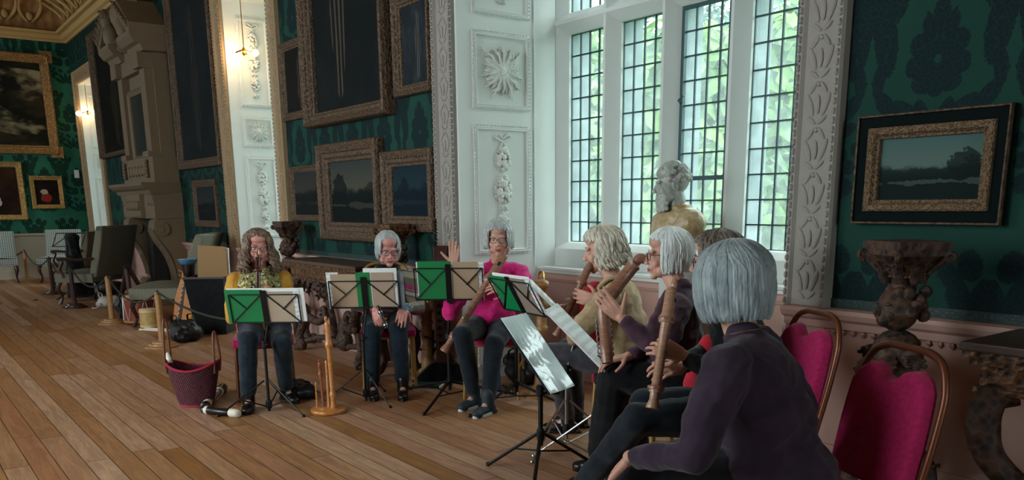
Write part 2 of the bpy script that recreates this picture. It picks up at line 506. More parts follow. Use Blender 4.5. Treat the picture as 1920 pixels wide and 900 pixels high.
_b = M['lamp_glow'].node_tree.nodes['Principled BSDF']; _b.inputs['Emission Color'].default_value = lin('#ffd08a'); _b.inputs['Emission Strength'].default_value = 5
def basket_mat():
    m = Mat('burgundy_woven_straw', .7); x, y, z = m.xyz(m.coord())
    an = y.atan2(x); u = an*7.0; w = z/.022
    chk = ((u+w).fract()-.5).abs()+((u-w).fract()-.5).abs()
    n = m.noise(m.coord(), 30, 3)
    m.color(m.mix((chk*.7+n*.4).step(.3, .9), '#300a14', '#6a2434')); m.bump(chk, .8, .008); return m.mat
M['basket'] = basket_mat()
M['crimson_trim'] = plain('crimson_band', '#a01638', .8)
M['leather'] = plain('tan_leather_strap', '#6a3c24', .5)
M['drum_shell'] = plain('red_brown_drum_shell', '#7c3420', .45, var=.1)
M['drum_skin'] = plain('calf_skin', '#cbb288', .6, var=.05)
M['bag_black'] = plain('black_nylon', '#0b0c0e', .5, var=.2, sc=20, bump=.6)
M['bag_white'] = plain('pale_plastic_bag', '#bcb8b0', .5, var=.1, sc=20, bump=.6)
M['brown_card'] = plain('brown_card', '#9a7850', .8)
M['blue_cup'] = plain('blue_glaze', '#4c7d9c', .2)
M['green_book'] = plain('dark_green_book', '#143c34', .6)
M['blue_plastic'] = plain('blue_bottle', '#1f5fb4', .25)
# ------------------------------------------------------------------ the room
WY, WX, H1, HC = 3.62, -19.73, 4.62, 5.55
SY, EX = -3.3, 6.5
BAYS = [(-19.13, -17.69, 2), (-10.50, -9.06, 2), (-5.53, -2.53, 5), (1.2, 4.2, 5)]  # last bay is out of view, added to bring in more daylight
BT = 3.77; YN, YG, YO = 4.57, 4.70, 4.95
fl = MB().box(WX-.3, EX+.3, SY-.3, YO, -.1, 0)
struct('floor', fl, M['floor'])

edges = [WX-.3]+[e for b in BAYS for e in b[:2]]+[EX+.3]
wall = MB(); dado = MB(); rail = MB(); skirt = MB()
for i in range(0, len(edges), 2):
    a, b = edges[i], edges[i+1]
    wall.box(a, b, WY, YO, .9, HC)
    dado.box(a, b, WY+.001, YO, 0, .9)
for a, b, n in BAYS:
    wall.box(a, b, WY, YO, BT+.02, HC)
def mould(mb, a, b, prof, Y=WY):
    """run a (out, z) profile along X from a to b on the window wall"""
    k = len(prof)
    vs = [(x, Y-o, z) for x in (a, b) for o, z in prof]
    mb.add(vs, [tuple(range(k)), tuple(range(2*k-1, k-1, -1))]+[(i, k+i, k+(i+1) % k, (i+1) % k) for i in range(k)])
RAIL = [(0, .80), (.018, .80), (.022, .835), (.045, .85), (.06, .875), (.062, .895), (0, .90)]
SKIRT = [(0, 0), (.035, 0), (.035, .17), (.028, .19), (.03, .205), (.012, .225), (0, .225)]
for i in range(0, len(edges), 2):
    a, b = edges[i], edges[i+1]
    mould(rail, a, b, RAIL); mould(skirt, a, b, SKIRT)
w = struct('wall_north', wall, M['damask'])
dado.build('dado', M['plaster_pink'], w)
struct('trim_1', rail, M['plaster_pink'], bevel=.002)
struct('baseboard_north', skirt, M['plaster_pink'])
# hanging leaf drops under the chair rail, near section
dr = MB()
for a, b, Y in ((-2.34, .9, WY), (-5.5, -2.55, 4.42)):
    x = a+.03
    while x < b:
        dr.tube([(x, Y-.004, .80), (x, Y-.012, .788), (x, Y-.004, .77)], [.004, .016, .003], 5); x += .052
struct('trim_2', dr, M['plaster_pink'])
# fillet border of the damask, above the rail
bd = MB()
for i in range(0, len(edges), 2):
    bd.box(edges[i], edges[i+1], WY-.008, WY, .90, .945)
m = Mat('dark_green_border', .6); c = m.coord(True)
m.color(m.mix(m.voro(c, 60).step(.2, .5), '#123c34', '#0a2422')); m.bump(m.voro(c, 60), .4, .005)
M['border'] = m.mat
struct('trim_3', bd, M['border'])

# end wall
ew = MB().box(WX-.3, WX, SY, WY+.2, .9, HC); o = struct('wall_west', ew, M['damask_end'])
M['plaster_cream'] = plain('cream_plaster', '#b4aa98', .7, var=.05, sc=3)
MB().box(WX-.3, WX+.001, SY, WY, 0, .9).build('dado', M['plaster_cream'], o)
def mouldY(mb, a, b, prof, X=WX, s=1):
    k = len(prof); vs = [(X+s*o, y, z) for y in (a, b) for o, z in prof]
    mb.add(vs, [tuple(range(k)), tuple(range(2*k-1, k-1, -1))]+[(i, k+i, k+(i+1) % k, (i+1) % k) for i in range(k)])
t = MB(); mouldY(t, SY, WY, RAIL); struct('trim_4', t, M['plaster_cream'])
t = MB(); mouldY(t, SY, WY, SKIRT); struct('baseboard_west', t, M['plaster_cream'])
sw = MB(); FILL_WIN = [(-17.5, -15.9), (-9.0, -7.0), (-4.9, -2.9)]; x = WX  # unseen south openings, added to let fill daylight in
for a, b in FILL_WIN:
    sw.box(x, a, SY-.3, SY, 0, HC).box(a, b, SY-.3, SY, 0, 1.0).box(a, b, SY-.3, SY, 4.0, HC); x = b
sw.box(x, EX, SY-.3, SY, 0, HC); struct('wall_south', sw, M['damask'])
for i, (a, b) in enumerate(FILL_WIN):
    wb = MB()
    for k in range(5):
        q = a+(b-a)*k/4; wb.box(q-.03, q+.03, SY-.2, SY-.1, 1.0, 4.0)
    for k in range(4): wb.box(a, b, SY-.2, SY-.1, 1.0+k*.97, 1.06+k*.97)
    struct('window_%d' % (i+5), wb, M['stone_white'])  # windows added out of view for fill light
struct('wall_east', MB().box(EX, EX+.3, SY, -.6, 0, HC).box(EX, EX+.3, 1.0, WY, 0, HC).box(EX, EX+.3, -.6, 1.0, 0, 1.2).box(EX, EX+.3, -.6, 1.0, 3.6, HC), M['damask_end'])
wb = MB()  # small unseen east window, added for fill daylight
for k in range(4): wb.box(EX+.1, EX+.2, -.63+k*.533, -.57+k*.533, 1.2, 3.6)
for k in range(4): wb.box(EX+.1, EX+.2, -.6, 1.0, 1.2+k*.78, 1.26+k*.78)
struct('window_9', wb, M['stone_white'])
# cornice and coved ceiling
cor = [(0, 0), (.03, 0), (.05, .03), (.10, .05), (.13, .10), (.13, .14), (0, .14)]
def ring(prof, z0, mb):
    k = len(prof); vs = []
    for o, z in prof:
        vs += [(WX+o, SY+o, z0+z), (EX-o, SY+o, z0+z), (EX-o, WY-o, z0+z), (WX+o, WY-o, z0+z)]
    mb.add(vs, [(i*4+j, i*4+(j+1) % 4, (i+1)*4+(j+1) % 4, (i+1)*4+j) for i in range(k-1) for j in range(4)])
cm = MB(); ring(cor, H1, cm); struct('trim_5', cm, M['cornice'])
cv = MB(); ring([(.02, 0), (.06, .1)]+[(.06+.8*(1-math.cos(a)), .1+.68*math.sin(a)) for a in [PI/2*i/8 for i in range(9)]], H1+.13, cv)
z = H1+.13+.78; cv.add([(WX+.8, SY+.8, z), (EX-.8, SY+.8, z), (EX-.8, WY-.8, z), (WX+.8, WY-.8, z)], [(3, 2, 1, 0)])
cl = struct('ceiling', cv, M['ceiling'])
# scrolled relief on the cove of the end wall
sc = MB()
for i in range(16):
    y = 3.0-i*.42
    for s in (-1, 1):
        pts = [(WX+.10+.55*(t*t), y+s*(.04+.15*math.sin(t*2.6)), H1+.32+.42*t) for t in [j/7 for j in range(8)]]
        sc.tube(pts, [.02, .028, .03, .03, .028, .024, .02, .012], 6)
    sc.ell((WX+.14, y, H1+.42), (.04, .06, .08), n=8, m=6)
for i in range(40):
    x = WX+.6+i*.42
    for s in (-1, 1):
        pts = [(x+s*(.04+.15*math.sin(t*2.6)), WY-.10-.55*(t*t), H1+.32+.42*t) for t in [j/5 for j in range(6)]]
        sc.tube(pts, [.02, .028, .03, .028, .02, .012], 5)
sc.build('cove_scrollwork', M['cornice'], cl)
tb = MB()
ring([(.14, .0), (.20, .0), (.22, .04), (.16, .05)], H1+.13, tb); tb.build('cove_band', M['cornice'], cl)

# plaster ornaments, drawn in the local XZ plane with relief towards -Y
def leafrow(mb, c, ang, L, w, h=.012, n=4):
    dx, dz = math.cos(ang), math.sin(ang)
    for i in range(n):
        t = i/(n-1)
        r = w*(1-.75*t)*(.7+.5*math.sin(PI*min(1, t+.25)))
        for s in (-1, 1):
            a2 = ang+s*(.55-.25*t)
            px = c[0]+dx*L*t*.8+math.cos(a2)*r*.5; pz = c[1]+dz*L*t*.8+math.sin(a2)*r*.5
            R = Matrix.Rotation(-a2, 3, 'Y')
            mb.ell((px, -h*.5, pz), (r*.95, h*1.2, r*.30), R, 7, 5)
    mb.tube([(c[0], -h, c[1]), (c[0]+dx*L*.5, -h*2.2, c[1]+dz*L*.5), (c[0]+dx*L, -h*.6, c[1]+dz*L)], [w*.12, w*.16, w*.04], 6)
def rosette(S, n=14):
    mb = MB()
    for i in range(n):
        a = 2*PI*i/n+.22
        L = S*(.62 if i % 2 else .5)/max(abs(math.cos(a)), abs(math.sin(a)))*.80
        leafrow(mb, (math.cos(a)*S*.1, math.sin(a)*S*.1), a, L*.85, S*.16, .012*S/.25)
    for i in range(8):
        a = 2*PI*i/8; mb.ell((math.cos(a)*S*.11, -.022, math.sin(a)*S*.11), (S*.07, .014, S*.07), None, 8, 6)
    mb.ell((0, -.03, 0), (S*.09, .016, S*.09), None, 10, 6)
    return mb
def garland(z0, z1, wd=.085):
    mb = MB(); rnd = random.Random(3); H = z1-z0
    for s in (-1, 1):
        mb.tube(curve([(0, -.012, z1-.03), (s*.045, -.015, z1), (s*.075, -.012, z1-.02), (s*.03, -.015, z1-.045), (0, -.012, z1-.05)], 4), .008, 6)
        mb.tube([(0, -.012, z1-.05), (s*.03, -.012, z1-.10), (s*.035, -.01, z1-.13)], [.008, .007, .003], 6)
    mb.tube([(0, -.008, z1-.04), (0, -.008, z0+.03)], .007, 6)
    for cz, r in ((.78, .85), (.50, 1.0), (.22, .72)):
        zc = z0+H*cz
        for k in range(26):
            a = rnd.random()*2*PI; q = math.sqrt(rnd.random())
            x = math.cos(a)*q*wd*r*.62; z = zc+math.sin(a)*q*H*.115*r
            s = wd*(.16+.14*rnd.random())*r
            mb.ell((x, -.022-.012*(1-q), z), (s, s*.7, s), None, 7, 5)
        for k in range(12):
            a = 2*PI*k/12+rnd.random()*.3
            leafrow(mb, (math.cos(a)*wd*.45*r, zc+math.sin(a)*H*.085*r), a, wd*.5*r, wd*.32*r, .010, 3)
    for cz in (.64, .36, .08):
        for s in (-1, 1): leafrow(mb, (0, z0+H*cz), -PI/2+s*.8, wd*.6, wd*.35, .010, 3)
    return mb
BEAD = [(0, .0), (0, .012), (.006, .018), (.014, .012), (.02, .016), (.034, .006), (.04, .0)]
def jamb(x0, y0, y1, face, zones, parent):
    """panelled white board on the plane X=x0; face=+1 looks to +X"""
    A = frame((x0+face*.02, 0, 0), (0, 1*face, 0), (-1*face, 0, 0)) if face > 0 else frame((x0-.02, 0, 0), (0, -1, 0), (1, 0, 0))
    for (a, b, kind) in zones:
        mb = MB()
        f = lambda y: y if face > 0 else -y
        lo, hi = sorted((f(y0), f(y1)))
        mb.rframe(lo, hi, a, b, [(o-.04, h) for o, h in BEAD], A)
        for k in range(int((b-a)/.028)):
            for xx in (lo+.004, hi-.004): mb.ell((xx, -.012, a+.014+k*.028), (.006, .007, .009), None, 5, 4, A)
        for k in range(int((hi-lo)/.028)):
            for zz in (a+.004, b-.004): mb.ell((lo+.014+k*.028, -.012, zz), (.009, .007, .006), None, 5, 4, A)
        p = mb.build('panel_moulding', M['white_paint'], parent)
        B = A @ T((lo+hi)/2, 0, (a+b)/2)
        if kind == 'rosette': g = rosette(min(hi-lo, b-a)*.74)
        elif kind == 'garland': g = garland(-(b-a)*.42, (b-a)*.43, min(.10, (hi-lo)*.22))
        else: continue
        g2 = MB(); g2.add(g.v, g.f, B); g2.build('floral_relief', M['ornament'], p, smooth=True)
def architrave(x0, x1, z0, zt, w, mat, name):
    """carved frame: outer bead, flat with leaf motifs, inner bead"""
    mb = MB()
    pr = [(0, 0), (0, .03), (.03, .045), (.045, .03), (w-.05, .03), (w-.035, .055), (w-.01, .06), (w, .045), (w, 0)]
    for sgn, x in ((-1, x0), (1, x1)):
        k = len(pr); vs = [(x+sgn*o, WY-h, z) for z in (z0, zt+(0)) for o, h in pr]
        vs2 = [(x+sgn*o, WY-h, z0) for o, h in pr]+[(x+sgn*o, WY-h, zt+o) for o, h in pr]
        mb.add(vs2, [(i, i+1, k+i+1, k+i) for i in range(k-1)]+[tuple(range(k))])
    vs = [(x0-o, WY-h, zt+o) for o, h in pr]+[(x1+o, WY-h, zt+o) for o, h in pr]
    mb.add(vs, [(i, i+1, len(pr)+i+1, len(pr)+i) for i in range(len(pr)-1)])
    root = struct(name, mb, mat)
    cv = MB()
    def motif(c, along):
        A = T(*c) @ (RY(PI/2) if along else Matrix.Identity(4))
        for s in (-1, 1):
            cv.ell((s*.042, -.003, 0), (.016, .006, .055), Matrix.Rotation(s*.35, 3, 'Y'), 7, 5, A)
            cv.ell((s*.028, -.003, .075), (.010, .006, .035), Matrix.Rotation(-s*.6, 3, 'Y'), 6, 4, A)
            cv.ell((s*.028, -.003, -.07), (.010, .006, .03), Matrix.Rotation(s*.9, 3, 'Y'), 6, 4, A)
        cv.ell((0, -.004, 0), (.014, .006, .045), None, 7, 5, A)
        cv.ell((0, -.004, .09), (.012, .006, .012), None, 6, 4, A)
    m_ = .045+(w-.095)/2
    z = z0+.12
    while z < zt:
        motif((x0-m_, WY-.03, z), 0); motif((x1+m_, WY-.03, z), 0); z += .205
    x = x0
    while x < x1: motif((x, WY-.03, zt+m_), 1); x += .205
    z = z0+.02
    while z < zt:
        for xx in (x0-.012, x1+.012, x0-w+.022, x1+w-.022): cv.ell((xx, WY-(.042 if abs(xx-x0) < .1 or abs(xx-x1) < .1 else .06), z), (.011, .010, .017), None, 5, 4)
        z += .042
    cv.build('carved_leaves', mat, root, smooth=True)
    return root

def window(idx, x0, x1, n, frame_mat, aw):
    if idx == 4: z0 = .0
    tr = 2.80; top = BT
    st = MB(); so = MB(); pit = (x1-x0)/n
    def upright(xc, half):   # half: 0 both, -1 only left side of x, 1 only right
        for mb, L in ((st, [(-.012, YN), (-.085, YG-.035), (-.085, YG+.004)]), (so, [(-.085, YG+.004), (-.080, YG+.05), (-.03, YO)])):
            R_ = [(-a, b) for a, b in L]; e0, e1 = L[0][1], L[-1][1]
            P = ([(0, e0)]+R_+[(0, e1)]) if half > 0 else (L+[(0, e1), (0, e0)]) if half < 0 else (L+R_[::-1])
            mb.prism([(xc+a, b) for a, b in P][::-1] if half < 0 else [(xc+a, b) for a, b in P], T(0, 0, .89), top-.89)
    for k in range(n+1): upright(x0+k*pit, 1 if k == 0 else (-1 if k == n else 0))
    A = frame((x0, 0, 0), (0, 1, 0), (0, 0, 1))   # local x->Y, y->Z, z->X
    W_ = x1-x0
    st.prism([(YN-.002, .888), (YN-.002, 1.03), (YG-.05, 1.075), (YG-.02, 1.085), (YO, 1.06), (YO, .888)], A, W_)
    st.prism([(YN-.003, tr-.014), (YG-.035, tr-.08), (YG+.05, tr-.08), (YO, tr), (YG+.05, tr+.08), (YG-.035, tr+.08), (YN-.003, tr+.014)], A, W_)
    st.prism([(YN-.003, top-.012), (YG-.035, top-.08), (YO, top-.08), (YO, top+.02), (YN-.003, top+.02)], A, W_)
    root = struct('window_%d' % idx, st, M['stone_white'])
    so.build('outer_stonework', M['stone_out'], root)
    for k in range(n):
        a, b = x0+k*pit+.085, x0+(k+1)*pit-.085
        for (za, zb, rows) in ((1.085, 2.72, 10), (2.88, 3.69, 5)):
            cas = (idx == 3 and k == 2 and rows == 10)
            MB().box(a, b, YG, YG+.004, za, zb).build('glass_pane', M['glass'], root)
            ld = MB()
            if cas:
                ld2 = MB().rframe(a+.022, b-.022, za+.022, zb-.022, [(0, 0), (0, .03), (.022, .03), (.022, 0)], T(0, YG, 0))
                ld2.box(a+.02, b-.02, YG-.022, YG, 1.55, 1.575)
                ld2.tube([(a+.01, YG-.03, 2.08), (a+.01, YG-.06, 2.10), (a+.06, YG-.06, 2.13)], .006, 6)
                ld2.build('casement_frame', M['casement'], root)
            for c in range(0, 5):
                x = a+(b-a)*c/4; ld.box(x-.0048, x+.0048, YG-.008, YG+.009, za, zb)
            for c in range(0, rows+1):
                z = za+(zb-za)*c/rows; ld.box(a, b, YG-.007, YG+.008, z-.0048, z+.0048)
            ld.build('lead_lattice', M['lead'], root)
    # sill board and dado under the window
    s = MB(); mb_ = [(0, .84), (.01, .84), (.015, .862), (.04, .868), (.045, .888), (0, .888), (-.16, .888), (-.16, .84)]
    mould(s, x0+.021, x1-.021, mb_, 4.42); s.build('window_sill', M['white_paint'], root)
    d = MB().box(x0, x1, 4.42, YO, 0, .86); mould(d, x0, x1, SKIRT, 4.42); mould(d, x0, x1, [(0, .77), (.02, .775), (.03, .80), (.02, .83), (0, .84)], 4.42)
    d.build('apron_panel', M['plaster_pink'], root)
    # jambs
    j = MB().box(x0, x0+.02, WY+.001, YN, 0, BT).box(x1-.02, x1, WY+.001, YN, 0, BT).box(x0, x1, WY+.001, YN, BT, BT+.03)
    j.box(x0+.02, x0+.03, 4.345, 4.36, .9, BT); j.box(x1-.03, x1-.02, 4.345, 4.36, .9, BT)
    jb = j.build('jamb_lining', M['white_paint'], root)
    if n == 5: Z = [(.10, .78, ''), (1.005, 1.998, 'garland'), (2.112, 2.68, 'rosette'), (2.79, 3.68, 'garland')]; y0, y1 = 3.755, 4.305
    else: Z = [(.10, .78, ''), (1.005, 2.0, 'garland'), (2.105, 2.47, 'rosette'), (2.575, 3.60, 'garland')]; y0, y1 = 3.75, 4.15
    if idx < 4: jamb(x0, y0, y1, 1, Z, jb)
    if idx == 3: jamb(x1, y0, y1, -1, Z, jb)
    return root
for i, (a, b, n) in enumerate(BAYS): window(i+1, a, b, n, None, .25)
architrave(-5.53, -2.53, .90, BT, .25, M['architrave'], 'trim_6')
architrave(-10.50, -9.06, .90, BT, .25, M['architrave_gold'], 'trim_7')
architrave(-19.13, -17.69, .90, BT, .25, M['architrave_gold'], 'trim_8')

# ------------------------------------------------------------------ outside
lawn = MB(); lawn.grid(lambda u, v: (-90+150*u, 5+110*v, -4.2+7.5*v*v+.4*math.sin(u*17)*v), 24, 16)
m = Mat('meadow_grass', .9); c = m.coord(True)
m.color(m.mix(m.noise(c, .7, 5, .7).step(.3, .7), '#24482a', '#406440')); M['grass'] = m.mat
struct('lawn', lawn, M['grass'], smooth=True)
def leafmat(name, a, b):
    m = Mat(name, .6); c = m.coord(True); q = m.mix(m.noise(c, 1.2, 4, .7).step(.35, .65), a, b); m.color(q)
    tr_ = m.n('ShaderNodeBsdfTranslucent'); m.link(q, tr_.inputs[0]); x = m.n('ShaderNodeMixShader'); x.inputs[0].default_value = .45
    m.link(m.b.outputs[0], x.inputs[1]); m.link(tr_.outputs[0], x.inputs[2]); m.link(x.outputs[0], m.nt.nodes['Material Output'].inputs[0]); return m.mat
LM = [leafmat('spring_leaves', '#2c4c22', '#6a8c3c'), leafmat('pale_leaves', '#3a5a3a', '#7c9458'), leafmat('blue_green_leaves', '#2c4a44', '#4a685c'), leafmat('russet_leaves', '#3c3630', '#5c5248')]
M['bark'] = plain('tree_bark', '#4c483c', .9, bump=.4)
def tree(x, y, h, r, k, label, seed):
    g = -4.2+7.5*((y-5)/110)**2
    t = thing('tree', label, 'tree', (x, y, g), group=None); rnd = random.Random(seed)
    mb = MB().tube([(0, 0, 0), (.1, 0, h*.35), (0, .1, h*.7)], [.35, .28, .12], 8); 
    for i in range(6):
        a = i*1.1; mb.tube([(0, 0, h*.3+i*.3), (math.cos(a)*r*.5, math.sin(a)*r*.5, h*.5+i*.4), (math.cos(a)*r*.8, math.sin(a)*r*.8, h*.7+i*.3)], [.14, .09, .04], 6)
    mb.build('trunk', M['bark'], t)
    lf = MB(); cl = []
    for i in range(26):
        a = rnd.random()*2*PI; q = math.sqrt(rnd.random()); zz = h*(.22+.74*rnd.random())
        rr = r*math.sqrt(max(.12, 1-((zz/h-.55)/.5)**2))
        cl.append((math.cos(a)*q*rr*.8, math.sin(a)*q*rr*.8, zz, r*(.28+.2*rnd.random())))
    vs = []; fs = []
    for i in range(8200):
        cx, cy, cz, cr = cl[rnd.randrange(len(cl))]
        u = V((rnd.gauss(0, 1), rnd.gauss(0, 1), rnd.gauss(0, 1))).normalized()
        p = V((cx, cy, cz))+u*cr*(.75+.3*rnd.random())
        nrm = (u+V((rnd.uniform(-.5, .5), rnd.uniform(-.5, .5), rnd.uniform(0, .7)))).normalized()
        a, b, _ = basis(nrm); an = rnd.random()*PI; e1 = a*math.cos(an)+b*math.sin(an); e2 = nrm.cross(e1); s = rnd.uniform(.2, .42)
        n = len(vs); vs += [p-e1*s*.5, p-e2*s*.9+nrm*s*.1, p+e1*s*.5, p+e2*s*.9+nrm*s*.1]; fs.append((n, n+1, n+2, n+3))
    lf.add(vs, fs); lf.build('foliage', LM[k], t)
tree(-15.5, 18.5, 9.5, 3.7, 0, 'bright green leafy tree seen through the window light beside the marble bust', 1)
tree(-24.5, 22, 11, 4.0, 1, 'pale green tree seen through the leftmost window light', 2)
tree(-33, 28, 12, 5.0, 1, 'tall pale tree at the left edge of the garden view', 3)
tree(-15, 28, 14, 4.6, 3, 'tall greyish russet tree behind the green one in the right window light', 4)
tree(-24, 38, 16, 5.5, 2, 'distant blue-green tree behind the pale tree', 5)
tree(-38, 45, 17, 6.5, 2, 'farthest blue-green tree at the left of the lawn', 6)
tree(-8.5, 23, 8, 3.2, 0, 'low bright green tree at the far right of the garden view', 7)
tree(-10, 42, 15, 6, 1, 'distant pale tree at the right behind the russet one', 8)

hl = MB()
hl.grid(lambda u, v: (-110+170*u, 62+26*v, -2+17*math.sin(v*PI*.5)**.7+2.2*noise.noise(V((u*30, v*6, 0)))+1.2*noise.noise(V((u*90, v*18, 3)))), 150, 24)
m = Mat('wooded_slope', .9); c = m.coord(True)
m.color(m.mix(m.noise(c, .9, 5, .7).step(.35, .65), '#2c4630', '#5c7c50')); m.bump(m.noise(c, 1.4, 4), 1, .6)
struct('wooded_hill', hl, m.mat, smooth=True)

# ------------------------------------------------------------------ camera and light
cam_d = bpy.data.cameras.new('camera'); cam = bpy.data.objects.new('camera', cam_d); COL.objects.link(cam)
r = V((0.60685, 0.79477, -0.00885)); u = V((-0.16896, 0.13988, 0.97565)); f = V((-0.77665, 0.59058, -0.21917))
Mx = Matrix((r, u, -f)).transposed().to_4x4(); Mx.translation = V((0, 0, 1.4)); cam.matrix_world = Mx
cam_d.sensor_width = 36; cam_d.lens = 1563/1920*36; cam_d.shift_x = -16/1920; cam_d.shift_y = 283/1920
cam_d.clip_start = .05; cam_d.clip_end = 400
bpy.context.scene.camera = cam

wd = bpy.data.worlds.new('overcast_sky'); bpy.context.scene.world = wd; wd.use_nodes = True
nt = wd.node_tree; bg = nt.nodes['Background']
tc = nt.nodes.new('ShaderNodeTexCoord'); sp = nt.nodes.new('ShaderNodeSeparateXYZ'); nt.links.new(tc.outputs['Generated'], sp.inputs[0])
cr = nt.nodes.new('ShaderNodeValToRGB'); nt.links.new(sp.outputs[2], cr.inputs[0])
cr.color_ramp.elements[0].position = 0; cr.color_ramp.elements[0].color = (.72, .86, .88, 1)
cr.color_ramp.elements[1].position = .6; cr.color_ramp.elements[1].color = (.92, .98, 1, 1)
nt.links.new(cr.outputs[0], bg.inputs[0]); bg.inputs[1].default_value = 9.0
def area(name, loc, rot, sx, sy, P, col=(1, 1, 1), portal=False):
    l = bpy.data.lights.new(name, 'AREA'); l.shape = 'RECTANGLE'; l.size = sx; l.size_y = sy; l.energy = P; l.color = col
    if portal: l.cycles.is_portal = True
    o = bpy.data.objects.new(name, l); COL.objects.link(o); o.location = loc; o.rotation_euler = rot; return o
for i, (a, b, n) in enumerate(BAYS):
    area('window_portal', ((a+b)/2, YO+.02, 2.4), (-PI/2, 0, 0), b-a, 2.7, 1, portal=True)
for a, b in FILL_WIN:  # portals at the added south openings
    area('window_portal', ((a+b)/2, SY-.28, 2.5), (PI/2, 0, 0), b-a, 3.0, 1, portal=True)
area('window_portal', (EX+.28, .2, 2.4), (0, PI/2, 0), 2.4, 1.6, 1, portal=True)
def point(name, loc, P, col, r=.05):
    l = bpy.data.lights.new(name, 'POINT'); l.energy = P; l.color = col; l.shadow_soft_size = r
    o = bpy.data.objects.new(name, l); COL.objects.link(o); o.location = loc; return o
S = bpy.context.scene
S.view_settings.view_transform = 'Standard'; S.view_settings.look = 'None'; S.view_settings.gamma = 1
S.view_settings.use_curve_mapping = False; S.view_settings.exposure = 1.0
# ------------------------------------------------------------------ paintings
def canvas_mat(name, kind, w, h, pal):
    m = Mat(name, .85, spec=.12); x, y, z = m.xyz(m.coord())
    u = x/w; v = z/h    # -.5 .. .5
    cv = m.comb(u, v, pal[-1]); n = m.noise(cv, 3.2, 6, .65); n2 = m.noise(cv, 9, 5, .6)
    if kind == 'land':
        hor = v+(n-.5)*.35
        c = m.mix(hor.step(-.02, .06), pal[0], pal[1])
        c = m.mix((v+.5).step(.3, 1.2), c, pal[2])
        tree_ = ((u+pal[3])*(u+pal[3])*7+(v-.05)*(v-.05)*3+(n2-.5)*.55).lt(.16)
        c = m.mix(tree_*.85, c, pal[0])
        tree2 = ((u-.42)*(u-.42)*5+(v+.05)*(v+.05)*4+(n2-.5)*.5).lt(.14)
        c = m.mix(tree2*.7, c, pal[0])
        gl = ((v+.22).abs()+(n-.5)*.3).lt(.035); c = m.mix(gl*.35, c, pal[1])
    elif kind == 'figure':
        c = m.mix(n.step(.35, .8), pal[0], pal[1])
        bodyl = ((u-pal[3]+(n-.5)*.12)*(u-pal[3])*30+(v+.02)*(v+.02)*1.6).lt(.3)
        st = m.wave(m.comb(u, v*.25, 0.0), 5, 5, 3)
        c = m.mix(bodyl*st.step(.45, .95)*.8, c, pal[2])
    elif kind == 'flowers':
        c = m.mix(n.step(.4, .75), pal[0], pal[1])
        sp = m.noise(cv, 4.5, 3, .5); rr = (u+pal[3])*(u+pal[3])+(v-.02)*(v-.02)
        c = m.mix(sp.step(.5, .66)*(rr.lt(.16)), c, pal[2])
    else:
        c = m.mix(n.step(.35, .8), pal[0], pal[1])
        a = ((u+.05)*(u+.05)*5+(v+.22)*(v+.22)*9+(n2-.5)*.5).lt(.28); c = m.mix(a, c, pal[2])
        b = ((u+.12)*(u+.12)*8+(v-.02)*(v-.02)*22+(n2-.5)*.6).lt(.20); c = m.mix(b, c, pal[3])
    m.color(c); m.bump(n2, .1, .004); return m.mat
def painting(x0, x1, z0, z1, label, fmat, fw, kind, pal, wall='N', Y=None, depth=.07, ears=False, slip=None, outer=None):
    w, h = x1-x0, z1-z0
    if wall == 'N': loc = ((x0+x1)/2, (Y or WY)-.001, (z0+z1)/2); rz = 0
    else: loc = (WX+.001, (x0+x1)/2, (z0+z1)/2); rz = PI/2
    t = thing('painting', label, 'painting', loc, rz)
    cw, ch = w-2*fw, h-2*fw
    if outer:
        MB().rframe(-w/2+outer, w/2-outer, -h/2+outer, h/2-outer, [(-.004, 0), (-.004, .03), (0, .035), (outer-.012, .04), (outer-.01, .048), (outer, .045), (outer, 0)]).build('outer_moulding', M['black_frame'], t)
        MB().rframe(-w/2+.012, w/2-.012, -h/2+.012, h/2-.012, [(.002, .03), (.003, .05), (.010, .052), (.0125, .045), (.0125, .03)]).build('gilt_edge', M['old_frame'], t)
        f = MB().rframe(-cw/2, cw/2, -ch/2, ch/2, [(0, .005), (.002, .03), (.012, .034), (.022, .05), (fw-outer-.012, .055), (fw-outer-.004, .05), (fw-outer, .02)])
    else:
        f = MB().rframe(-cw/2, cw/2, -ch/2, ch/2, [(-.006, .004), (0, depth*.35), (fw*.15, depth*.4), (fw*.25, depth*.6), (fw*.45, depth*.62), (fw*.62, depth*.85), (fw*.8, depth), (fw*.93, depth*.9), (fw, depth*.6), (fw, 0)])
    if ears:
        for sx in (-1, 1):
            for sz in (-1, 1):
                cx, cz = sx*(w/2-.05), sz*(h/2-.05); e = .11
                f.box(cx-e, cx+e, -depth*.8, 0, cz-e, cz+e); f.ell((cx, -depth*.8, cz), (.05, .03, .05), None, 8, 6)
    # carved beading
    n = max(8, int((w)/.05))
    if fw > .045:
        r = fw*.13
        for i in range(min(n, 60)):
            xx = -w/2+fw*.4+(w-fw*.8)*i/(min(n, 60)-1)
            for zz in (-h/2+fw*.42, h/2-fw*.42):
                if not outer: f.ell((xx, -depth*.72, zz), (r*1.3, r*.7, r), None, 6, 4)
        n2 = min(60, max(8, int(h/.05)))
        for i in range(n2):
            zz = -h/2+fw*.4+(h-fw*.8)*i/(n2-1)
            for xx in (-w/2+fw*.42, w/2-fw*.42):
                if not outer: f.ell((xx, -depth*.72, zz), (r, r*.7, r*1.3), None, 6, 4)
    f.build('frame', fmat, t)
    MB().box(-cw/2-.004, cw/2+.004, -.012, 0, -ch/2-.004, ch/2+.004).build('canvas', canvas_mat('oil_'+kind, kind, cw, ch, pal), t)
    return t
